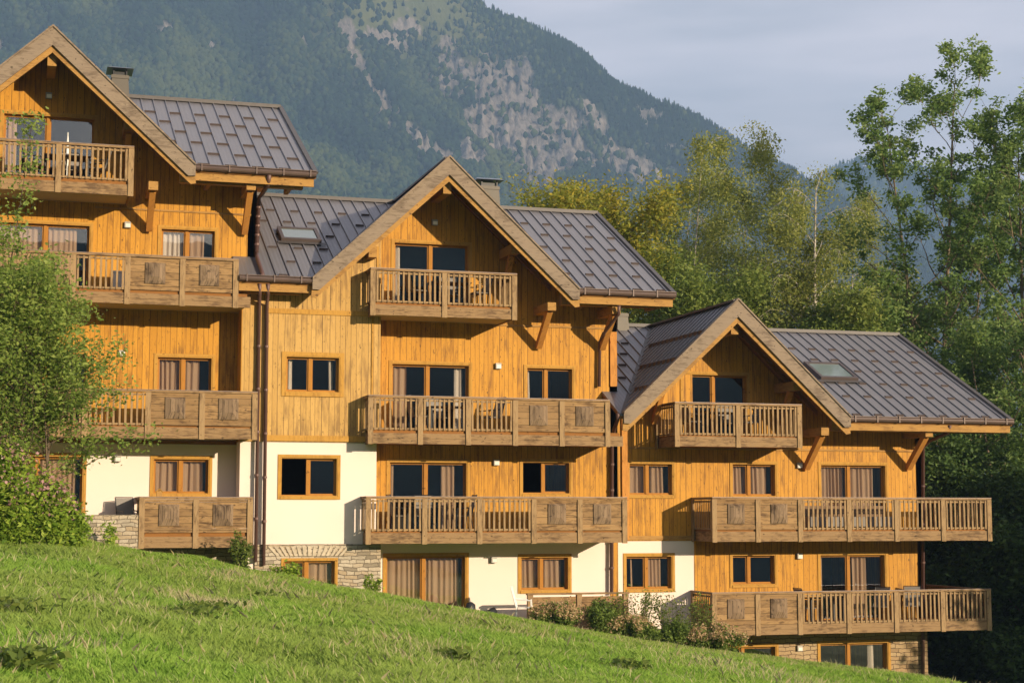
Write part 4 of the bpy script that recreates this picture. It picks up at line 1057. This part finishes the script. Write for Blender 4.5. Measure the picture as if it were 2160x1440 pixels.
# leafy shrub in front on the left
x, zt = at(30, 430, 37.5); zb = float(ground(x, 37.5))
tree('leafy_shrub', 'tall leafy willow shrub overlapping the left chalet', 'shrub', 15, 455, 37.5, 'willow', 25000, .062, .19, None, 61, stems=5, r0=.05, nb=20, blen=.25, up=.85, first=.3, sub=6, wig=.05, minr=.006)
tree('leafy_shrub', 'shrub branch fan reaching right over the left chalet balcony', 'shrub', 95, 620, 37.2, 'willow', 11000, .060, .16, None, 62, stems=4, r0=.04, nb=14, blen=.36, up=.55, first=.3, sub=6, wig=.06, minr=.006)
tree('leafy_shrub', 'thin tall shoots at the left edge in front of the top balcony', 'shrub', -14, 245, 37.6, 'willow', 3500, .062, .14, None, 63, stems=3, r0=.04, nb=14, blen=.07, up=1.4, first=.45, sub=4, wig=.012, minr=.006)

# ================= low plants along the crest
def plant(name, label, cat, px, pyt, pyb, Yt, wpx, mat, n, size, seed, flowers=None, fm=None, nst=14, group=None, sp=.05, top=True):
    x, zt = at(px, pyt, Yt); _, zb = at(px, pyb + 12, Yt); H = zt - zb; W = wpx / 76 / 2
    zg = min(zb, float(ground(x, Yt))); root = empty(name, (x, Yt, zg)); tag(root, label, cat, group)
    r = random.Random(seed); mb = MB(); an = []
    for i in range(nst):
        a = r.uniform(0, 6.28); q = r.random() ** .5; p0 = Vector((x + .3 * q * W * math.cos(a), Yt + .3 * q * W * math.sin(a), zg))
        h = H * (1 - .45 * q * q) * r.uniform(.75, 1.05)
        p1 = Vector((x + q * W * math.cos(a), Yt + q * W * math.sin(a) * .8, zb + h)); pm = p0.lerp(p1, .5) + Vector((0, 0, .12 * h))
        mb.tube([p0, pm, p1], [.008, .006, .004], 4, cap=False)
        for t in np.linspace(.1, 1, 10): an.append(tuple((p0.lerp(pm, t * 2) if t < .5 else pm.lerp(p1, t * 2 - 1))))
    mb.build('stems', M['bark_brown'] if mat != 'leaf_weed' else M[mat], root) if mat != 'leaf_weed' else None
    an = np.array(an) - np.array(root.location)[None]; rs = np.random.RandomState(seed); k = rs.randint(0, len(an), n)
    c = an[k] + rs.normal(size=(n, 3)) * sp * 1.5
    leaf_cloud('leaves', c, size, M[mat], root, None, seed, tint_c=rs.uniform(0, 1, len(an))[k], tint_amt=.5)
    if flowers:
        tips = an[9::10]; k = rs.randint(0, len(tips), flowers); c = tips[k] + rs.normal(size=(flowers, 3)) * sp * 1.3
        leaf_cloud('flowers', c, size * 1.0, M[fm], root, None, seed + 5, elong=1.1)
    return root
M['leaf_weed'] = foliage('weed_leaf', (.10, .19, .02), (.24, .36, .04), (.48, .56, .09))
M['leaf_hedge'] = foliage('hedge_leaf', (.07, .12, .022), (.15, .22, .04), (.28, .36, .08))
M['fl_pink'] = foliage('pink_flower', (.40, .20, .22), (.60, .34, .36), (.75, .5, .5))
M['fl_rust'] = foliage('faded_flower', (.42, .27, .14), (.66, .47, .27), (.85, .68, .44))
k_ = 0
for px, pt, pb, wd, lb in [(0, 930, 1120, 110, 'tall yellow green willowherb at the far left edge'), (55, 975, 1125, 110, 'tall willowherb with pink flowers left of the ground floor door'), (100, 1030, 1130, 90, 'bright yellow green weeds against the stone terrace wall'), (25, 1030, 1140, 150, 'lush weeds at the foot of the leafy shrub'), (138, 1075, 1135, 50, 'lowest weeds beside the stone terrace wall')]:
    plant('willowherb', lb, 'plant', px, pt, pb, 36.6 + k_ * .15, wd, 'leaf_weed', 8000, .07, 70 + k_, 900 if k_ < 3 else None, 'fl_pink', 26, 'weeds at the left edge', .09); k_ += 1
for px, pt, pb, wd, lb, fl in [(1180, 1272, 1312, 95, 'rust pink flowering shrub in front of the low terrace fence', 1), (1150, 1278, 1305, 60, 'smaller flowering shrub at the left end of the terrace fence', 1), (1330, 1300, 1338, 130, 'wide faded pink flowering shrub below the white wall', 1),
                               (1268, 1262, 1325, 60, 'dark green upright shrub between the flowering shrubs', 0), (1425, 1310, 1348, 70, 'green shrub right of the wide flowering shrub', 0), (1515, 1318, 1362, 120, 'yellowish flowering shrub under the corner of the lowest balcony', 1),
                               (1470, 1325, 1352, 60, 'small flowering shrub at the foot of the balcony corner post', 1), (1360, 1320, 1345, 60, 'short green shrub at the edge of the meadow', 0)]:
    plant('flowering_shrub' if fl else 'green_shrub', lb, 'shrub', px, pt, pb, 44.6, wd, 'leaf_hedge', 5000, .05, 80 + k_, 2600 if fl else None, 'fl_rust', 30, 'shrubs along the foot of the right chalet', .05); k_ += 1
for px, pt, pb, wd, lb in [(1350, 1230, 1320, 90, 'airy tall weed in front of the ground floor window'), (1420, 1240, 1330, 110, 'sparse tall weed against the white wall corner'), (1475, 1250, 1330, 60, 'thin weed beside the balcony side railing'), (1300, 1255, 1318, 50, 'thin weed at the right end of the terrace fence')]:
    plant('tall_weed', lb, 'plant', px, pt, pb, 44.9, wd, 'leaf_mid', 1400, .045, 95 + k_, None, None, 20, 'airy weeds by the white wall', .05); k_ += 1
plant('young_pine', 'small young pine beside the downpipes', 'shrub', 508, 1120, 1188, 44.8, 42, 'leaf_mid', 2500, .05, 120, None, None, 12, None, .04)
plant('green_shrub', 'yellow green bush at the left of the stone framed window', 'shrub', 600, 1188, 1215, 45.2, 70, 'leaf_weed', 1500, .06, 121, None, None, 12, None, .05)
plant('tall_weed', 'leafy weed against the stone corner of the middle chalet', 'plant', 785, 1208, 1240, 45.0, 36, 'leaf_weed', 400, .06, 122, None, None, 6, None, .04)
plant('tall_weed', 'small leafy weed in front of the pale terrace wall', 'plant', 232, 1098, 1140, 45.2, 40, 'leaf_weed', 300, .07, 123, None, None, 5, None, .04)

# ================= GRASS
rs = np.random.RandomState(3)
NG = 1000000
# sample in azimuth / distance so near blades are as dense in the picture as far ones
Yg = 11 + (46.2 - 11) * rs.uniform(0, 1, NG) ** .8
ax = rs.uniform(-.05, .70, NG); Xg = Yg * ax
keep = ground(Xg, Yg) > -.118 * Yg * 1.08 - .6
Xg = Xg[keep]; Yg = Yg[keep]; NG = len(Xg)
Zg = ground(Xg, Yg)
cl = fbm(Xg * .9, Yg * .9, 3, 9); cl2 = fbm(Xg * 2.6, Yg * 2.6, 2, 19); dry = fbm(Xg * .55 + 7, Yg * .40, 3, 31)
h = (.07 + .11 * np.clip(cl * 1.5 - .3, 0, 1) + .05 * cl2) * rs.uniform(.6, 1.25, NG) * np.interp(Yg, [12, 20, 36, 44], [.55, .8, .95, .6])
dm = np.zeros(NG)
for (px, py, sx0, a0) in ((555, 1245, .9, .5), (600, 1262, .7, .4), (430, 1280, .6, .25), (250, 1290, .7, .08), (1000, 1320, 1.2, .07), (130, 1370, .5, .08), (930, 1390, .9, .07), (1600, 1430, 1.5, .07)):
    for Yt in np.linspace(12, 44, 300):
        x, z = at(px, py, Yt)
        if z <= float(ground(x, Yt)): break
    dm = np.maximum(dm, a0 * np.exp(-((Xg - x) / sx0) ** 2 - ((Yg - Yt) / (sx0 * 1.6)) ** 2))
isdry = (rs.uniform(0, 1, NG) < dm * np.clip(dry * 3 - .9, .1, 1.2) + .006); h = np.where(isdry, h * 1.3 + .05, h)
ld = fbm(Xg * .6, Yg * .6, 2, 41) * 7 + rs.normal(0, 1.3, NG); la = h * rs.uniform(.2, 1.0, NG)
wdt = rs.uniform(.003, .0065, NG) * (1 + Yg / 60); wa = rs.uniform(0, np.pi, NG)
b0 = np.stack([Xg - np.cos(wa) * wdt, Yg - np.sin(wa) * wdt, Zg - .02], 1); b1 = np.stack([Xg + np.cos(wa) * wdt, Yg + np.sin(wa) * wdt, Zg - .02], 1)
mX = Xg + np.cos(ld) * la * .35; mY = Yg + np.sin(ld) * la * .35
m0 = np.stack([mX - np.cos(wa) * wdt * .8, mY - np.sin(wa) * wdt * .8, Zg + h * .6], 1); m1 = np.stack([mX + np.cos(wa) * wdt * .8, mY + np.sin(wa) * wdt * .8, Zg + h * .6], 1)
tp = np.stack([Xg + np.cos(ld) * la, Yg + np.sin(ld) * la, Zg + h * np.where(isdry, 1, .92)], 1)
V = np.stack([b0, b1, m1, tp, m0], 1).reshape(-1, 3); F = np.arange(NG * 5).reshape(NG, 5)
tint = np.clip(.5 * cl2 + .5 * rs.uniform(0, 1, NG), 0, 1)
patch = fbm(Xg * .22 + 3, Yg * .22, 3, 55)
n = N('grass_blade')
gcol = n.ramp(n.attr('tint'), [(0, (.17, .33, .038)), (.5, (.31, .49, .075)), (1, (.47, .62, .14))])
gcol = n.mix(n.mr(n.attr('patch'), .4, .62, 0, .55), gcol, (.38, .46, .12)); gcol = n.mix(n.attr('dry'), gcol, (.60, .54, .30))
n.fin(gcol, .6, spec=.2); tl = n.t.nodes.new('ShaderNodeBsdfTranslucent'); n.t.links.new(gcol, tl.inputs[0])
ms = n.t.nodes.new('ShaderNodeMixShader'); ms.inputs[0].default_value = .5; n.t.links.new(n.b.outputs[0], ms.inputs[1]); n.t.links.new(tl.outputs[0], ms.inputs[2]); n.t.links.new(ms.outputs[0], n.out.inputs[0])
g_ = npmesh('meadow_grass', V, F, n.m, None, {'tint': np.repeat(tint, 5), 'dry': np.repeat(isdry.astype(float), 5), 'patch': np.repeat(patch, 5)})
tag(g_, 'long green meadow grass with dry straw patches covering the slope', 'grass', kind='stuff')
# broad leaved weeds
wc_ = [(380, 1310, 60), (30, 1300, 70), (560, 1180 + 90, 30), (1330, 1420, 50), (60, 1420, 60), (430, 1300, 60), (960, 1400, 40)]
cs = []
for (px, py, wd) in wc_:
    for Yt in np.linspace(12, 44, 200):
        x, z = at(px, py, Yt)
        if z <= float(ground(x, Yt)): break
    m = int(wd * 3); cs.append(np.stack([x + rs.normal(0, wd / 3519 * Yt * .5, m), Yt + rs.normal(0, wd / 3519 * Yt * .6, m), ground(x, Yt) + rs.uniform(.05, .22, m)], 1))
wo_ = leaf_cloud('broad_leaved_weeds', np.concatenate(cs), .075, M['leaf_mid'], None, None, 5, elong=1.6)
tag(wo_, 'darker broad leaved weeds scattered through the meadow grass', 'weeds', kind='stuff')

# ================= MOUNTAIN
def fb(px, v, sc, o, sd): return fbm(px * sc, v * sc, o, sd)
def mountain(name, ridge, r0, r1, te0, pxr, nu, nv, seed, amp):
    P = np.linspace(pxr[0], pxr[1], nu); v = np.linspace(0, 1.12, nv)
    PX, VV = np.meshgrid(P, v)
    X, Y, Z = msurf(PX, VV, ridge, r0, r1, te0, seed, amp)
    idx = np.arange(nu * nv).reshape(nv, nu)
    F = np.stack([idx[:-1, :-1], idx[:-1, 1:], idx[1:, 1:], idx[1:, :-1]], -1).reshape(-1, 4)
    return PX, VV, np.stack([X, Y, Z], -1).reshape(-1, 3), F
def screen_y(te): return 1085 - te * 3519
def msurf(PX, VV, ridge, r0, r1, te0, seed, amp):
    rx = np.array([a for a, b in ridge]); ry = np.array([(1085 - b) / 3519 for a, b in ridge])
    tr_ = np.interp(PX, rx, ry)
    v = np.minimum(VV, 1); over = np.maximum(0, VV - 1)
    r = r0 + (r1 - r0) * v + over * (r1 - r0) * 1.5
    te = te0 + (tr_ - te0) * (v ** .93)
    u = (PX - 1080) / 3519
    dX = math.sin(YAW) + u * math.cos(YAW); dY = math.cos(YAW) - u * math.sin(YAW)
    X = dX * r; Y = dY * r
    env = np.clip(v * 5, 0, 1) * np.clip((1 - v) * 14, 0, 1)
    gul = np.abs(fbm(X / 210 + Y / 500, Y / 700, 4, seed) - .5) * 2
    dsp = ((fbm(X / 120, Y / 260, 5, seed + 3) - .5) * 1.2 + gul * .8 - .35) * amp * env
    Z = te * r - over * (r1 - r0) * .9 + dsp + (fbm(X / 35, Y / 35, 3, seed + 8) - .5) * 10 * np.clip(v * 3, 0, 1) * (1 - np.clip((v - .97) * 40, 0, .8))
    return X, Y, Z
def rockmask(PX, PY):
    """where bare rock and scree lie on the mountain face"""
    m = np.zeros_like(PX)
    def ell(cx, cy, rx, ry, ang=0, s=1.):
        nonlocal m
        a = math.radians(ang); dx = PX - cx; dy = PY - cy
        q = ((dx * math.cos(a) + dy * math.sin(a)) / rx) ** 2 + ((-dx * math.sin(a) + dy * math.cos(a)) / ry) ** 2
        m = np.maximum(m, s * np.clip(1.35 - q, 0, 1))
    ell(1060, 215, 100, 120, 0, 1.15); ell(1160, 300, 120, 95, 15, 1.15); ell(1120, 230, 90, 60, 30); ell(950, 150, 90, 50, 15, .8); ell(1010, 280, 60, 60, 0, .8); ell(1330, 330, 80, 35, 30, .8)
    ell(760, 130, 95, 18, 55, 1.1); ell(800, 60, 70, 22, 20, .8); ell(720, 30, 20, 50, -15, .9); ell(880, 280, 45, 18, 50, .8); ell(935, 320, 40, 16, 40, .8); ell(860, 30, 40, 25, 0, .7)
    ell(355, 145, 40, 10, 5, .6); ell(345, 22, 30, 16, 20, .6); ell(1240, 240, 60, 40, 40, .6); ell(640, 60, 30, 20, 0, .4)
    return m
ridge1 = [(-900, -900), (0, -620), (500, -330), (900, -90), (1060, 8), (1120, 30), (1180, 62), (1245, 100), (1300, 158), (1370, 192), (1400, 208), (1480, 232), (1560, 285), (1640, 335), (1700, 362), (1760, 392), (1850, 450), (2000, 560), (2300, 760), (2900, 900)]
args1 = (ridge1, 750, 2300, -.03)
PX, VV, Vm, Fm = mountain('m', ridge1, 750, 2300, -.03, (-500, 2700), 620, 560, 101, 100)
def facepos(V):
    X, Y, Z = V[:, 0], V[:, 1], V[:, 2]; f = X * math.sin(YAW) + Y * math.cos(YAW); r = X * math.cos(YAW) - Y * math.sin(YAW)
    return 1080 + 3519 * r / f, 1085 - 3519 * Z / f
sx_, sy_ = facepos(Vm)
rk = rockmask(sx_, sy_) * .92 + (fbm(Vm[:, 0] / 45, Vm[:, 1] / 150 + Vm[:, 2] / 90, 5, 77, .65) - .5) * 2.6
rk = np.clip((rk - .42) * 5, 0, 1)
md = np.clip((190 - sy_) / 150, 0, 1) * np.clip((sx_ - 560) / 200, 0, 1) * np.clip((1180 - sx_) / 150, 0, 1)
# cliffs: vertical ribs
Vm[:, 2] += rk * ((fbm(sx_ / 7, sy_ / 55, 4, 5, .6) - .5) * 26)
n = N('mountain_slope'); o_ = n.obj()
x_, y_, z_ = n.sep(o_)
fl = n.noise(n.comb(n.math('MULTIPLY', x_, .11), n.math('MULTIPLY', y_, .05), n.math('MULTIPLY', z_, .03)), 1.2, 8, .78, .6)
rockc = n.ramp(fl, [(.28, (.08, .07, .06)), (.42, (.27, .235, .20)), (.54, (.52, .44, .37)), (.8, (.78, .67, .56))])
fo = n.noise(n.map(o_, scale=(.02, .02, .02)), 3, 6, .7)
under = n.mix(fo, (.020, .035, .010), (.05, .07, .018))
mead = n.mix(n.noise(n.map(o_, scale=(.01, .01, .01)), 3, 6, .6), (.13, .17, .04), (.36, .34, .13))
col = n.mix(n.attr('rock'), n.mix(n.attr('meadow'), under, mead), rockc)
n.bump(fl, 1.0, 10); M['mount'] = n.fin(col, .95, spec=.1)
mo = npmesh('mountain', Vm, Fm, M['mount'], None, {'rock': rk, 'meadow': md}, smooth=False); tag(mo, kind='structure')
ridge2 = [(1300, 600), (1500, 520), (1680, 425), (1745, 372), (1790, 345), (1835, 332), (1900, 340), (1990, 362), (2060, 372), (2160, 420), (2500, 520), (3000, 700)]
_, _, Vn, Fn = mountain('m2', ridge2, 2500, 3600, .01, (1250, 2900), 160, 80, 201, 40)
mo2 = npmesh('far_hill', Vn, Fn, M['mount'], None, {'rock': np.zeros(len(Vn)), 'meadow': np.zeros(len(Vn))}); tag(mo2, kind='structure')

def forest(name, label, N_, ridge, r0, r1, te0, pxr, seed, amp, hmin, hmax, maskfn, conif, mat):
    rs = np.random.RandomState(seed); u = rs.uniform(pxr[0], pxr[1], N_); v = rs.uniform(0.02, 1.0, N_) ** .85
    # extra row right on the ridge line
    k = N_ // 28; v[:k] = rs.uniform(.985, 1.0, k)
    X, Y, Z = msurf(u, v, ridge, r0, r1, te0, {'forest': 101, 'far_forest': 201}[name], amp)
    P = np.stack([X, Y, Z], 1); sx, sy = facepos(P)
    ok = maskfn(sx, sy, X, Y, Z, rs, v); P = P[ok]; sx = sx[ok]; sy = sy[ok]; vv = v[ok]; n_ = len(P)
    con = rs.uniform(0, 1, n_) < conif(sx, sy, P, vv)
    hgt = rs.uniform(hmin, hmax, n_) * np.where(con, 1.15, .9)
    out_v = []; out_f = []; out_t = []; base = 0
    tint = np.clip((fbm(P[:, 0] / 60, P[:, 1] / 90, 4, 3) - .5) * 1.8 + .12 + .55 * rs.uniform(0, 1, n_), 0, 1)
    # cone: two tiers
    ns = 6
    for typ in (0, 1):
        s = con if typ == 0 else ~con; Q = P[s]; H = hgt[s]; m = len(Q)
        if m == 0: continue
        ang = np.linspace(0, 2 * np.pi, ns, endpoint=False)
        if typ == 0: prof = [(.0, .12), (.18, .08), (.15, .42), (.10, .40), (.07, .72), (0, 1.0)]
        else: prof = [(.0, -.1), (.30, .15), (.42, .45), (.34, .75), (.16, .95), (0, 1.0)]
        rings = []
        rot = rs.uniform(0, 6, m)
        for (rr, zz) in prof:
            jit = rs.uniform(.55, 1.4, (m, ns)) if rr else np.ones((m, ns)); zj = rs.uniform(-.09, .09, (m, ns)) * (rr > 0)
            A = rot[:, None] + ang[None, :]
            rings.append(np.stack([Q[:, 0:1] + np.cos(A) * rr * jit * H[:, None], Q[:, 1:2] + np.sin(A) * rr * jit * H[:, None], Q[:, 2:3] + (zz + zj) * H[:, None]], -1))
        Vt = np.stack(rings, 1).reshape(m, -1, 3); nvt = Vt.shape[1]; f = []
        for a in range(len(prof) - 1):
            for b in range(ns): f.append((a * ns + b, a * ns + (b + 1) % ns, (a + 1) * ns + (b + 1) % ns, (a + 1) * ns + b))
        f = np.array(f)[None] + (np.arange(m) * nvt)[:, None, None] + base
        out_v.append(Vt.reshape(-1, 3)); out_f.append(f.reshape(-1, 4)); out_t.append(np.repeat(tint[s] * (.45 if typ == 0 else 1) + (0 if typ == 0 else .12), nvt) + rs.uniform(-.22, .22, m * nvt)); base += m * nvt
    o = npmesh(name, np.concatenate(out_v), np.concatenate(out_f), mat, None, {'tint': np.clip(np.concatenate(out_t), 0, 1)})
    tag(o, label, 'forest', kind='stuff'); return o
n = N('forest_tree'); M['forest'] = n.fin(n.ramp(n.attr('tint'), [(0, (.005, .013, .008)), (.4, (.018, .040, .014)), (1, (.085, .105, .03))]), .9, spec=.1)
def mk1(sx, sy, X, Y, Z, rs, v):
    r = rockmask(sx, sy) * .92 + (fbm(X / 45, Y / 150 + Z / 90, 5, 77, .65) - .5) * 2.6 - .09; q = rs.uniform(0, 1, len(sx))
    mdw = np.clip((170 - sy) / 150, 0, 1) * np.clip((sx - 560) / 200, 0, 1) * np.clip((1120 - sx) / 150, 0, 1)
    return (q > np.clip((r - .26) * 3.5, 0, .93)) & (q > mdw * .88) & (sx > -60) & (sx < 2300) & (sy > -120)
forest('forest', 'mixed forest covering the mountain between the bare cliffs', 125000, ridge1, 750, 2300, -.03, (-60, 2100), 5, 100, 5, 12, mk1,
       lambda sx, sy, P, v: np.clip(.12 + .75 * (v > .88) + .5 * (sx - 1150) / 300 + .6 * (fbm(P[:, 0] / 150, P[:, 1] / 150, 2, 66) - .45), .05, .95), M['forest'])
forest('far_forest', 'hazy conifer forest on the far hill', 9000, ridge2, 2500, 3600, .01, (1600, 2300), 6, 40, 16, 26, lambda sx, sy, X, Y, Z, rs, v: sy < 1000,
       lambda sx, sy, P, v: np.full(len(sx), .9), M['forest'])

# ================= HAZE
bpy.context.view_layer.update(); lo_ = Vector((1e9,) * 3); hi_ = -lo_
for o_ in C.objects:
    if o_.type == 'MESH' and o_.parent is None:
        for c_ in o_.bound_box:
            for i_ in range(3): lo_[i_] = min(lo_[i_], c_[i_]); hi_[i_] = max(hi_[i_], c_[i_])
HB = (lo_.x - 5, hi_.x + 5, lo_.y - 5, hi_.y + 5, lo_.z - 1, hi_.z + 3); print('HAZE', HB)
HZ = MB().box(*HB).build('haze', plain('haze_air', (1, 1, 1)), None)
hm = HZ.data.materials[0]; ht = hm.node_tree; ht.nodes.clear(); ho = ht.nodes.new('ShaderNodeOutputMaterial')
hv = ht.nodes.new('ShaderNodeVolumePrincipled'); hv.inputs['Color'].default_value = (.40, .64, 1.0, 1); hv.inputs['Density'].default_value = .00026; hv.inputs['Anisotropy'].default_value = .0
ht.links.new(hv.outputs[0], ho.inputs['Volume']); tag(HZ, 'thin bluish haze over the valley', 'haze', kind='stuff')
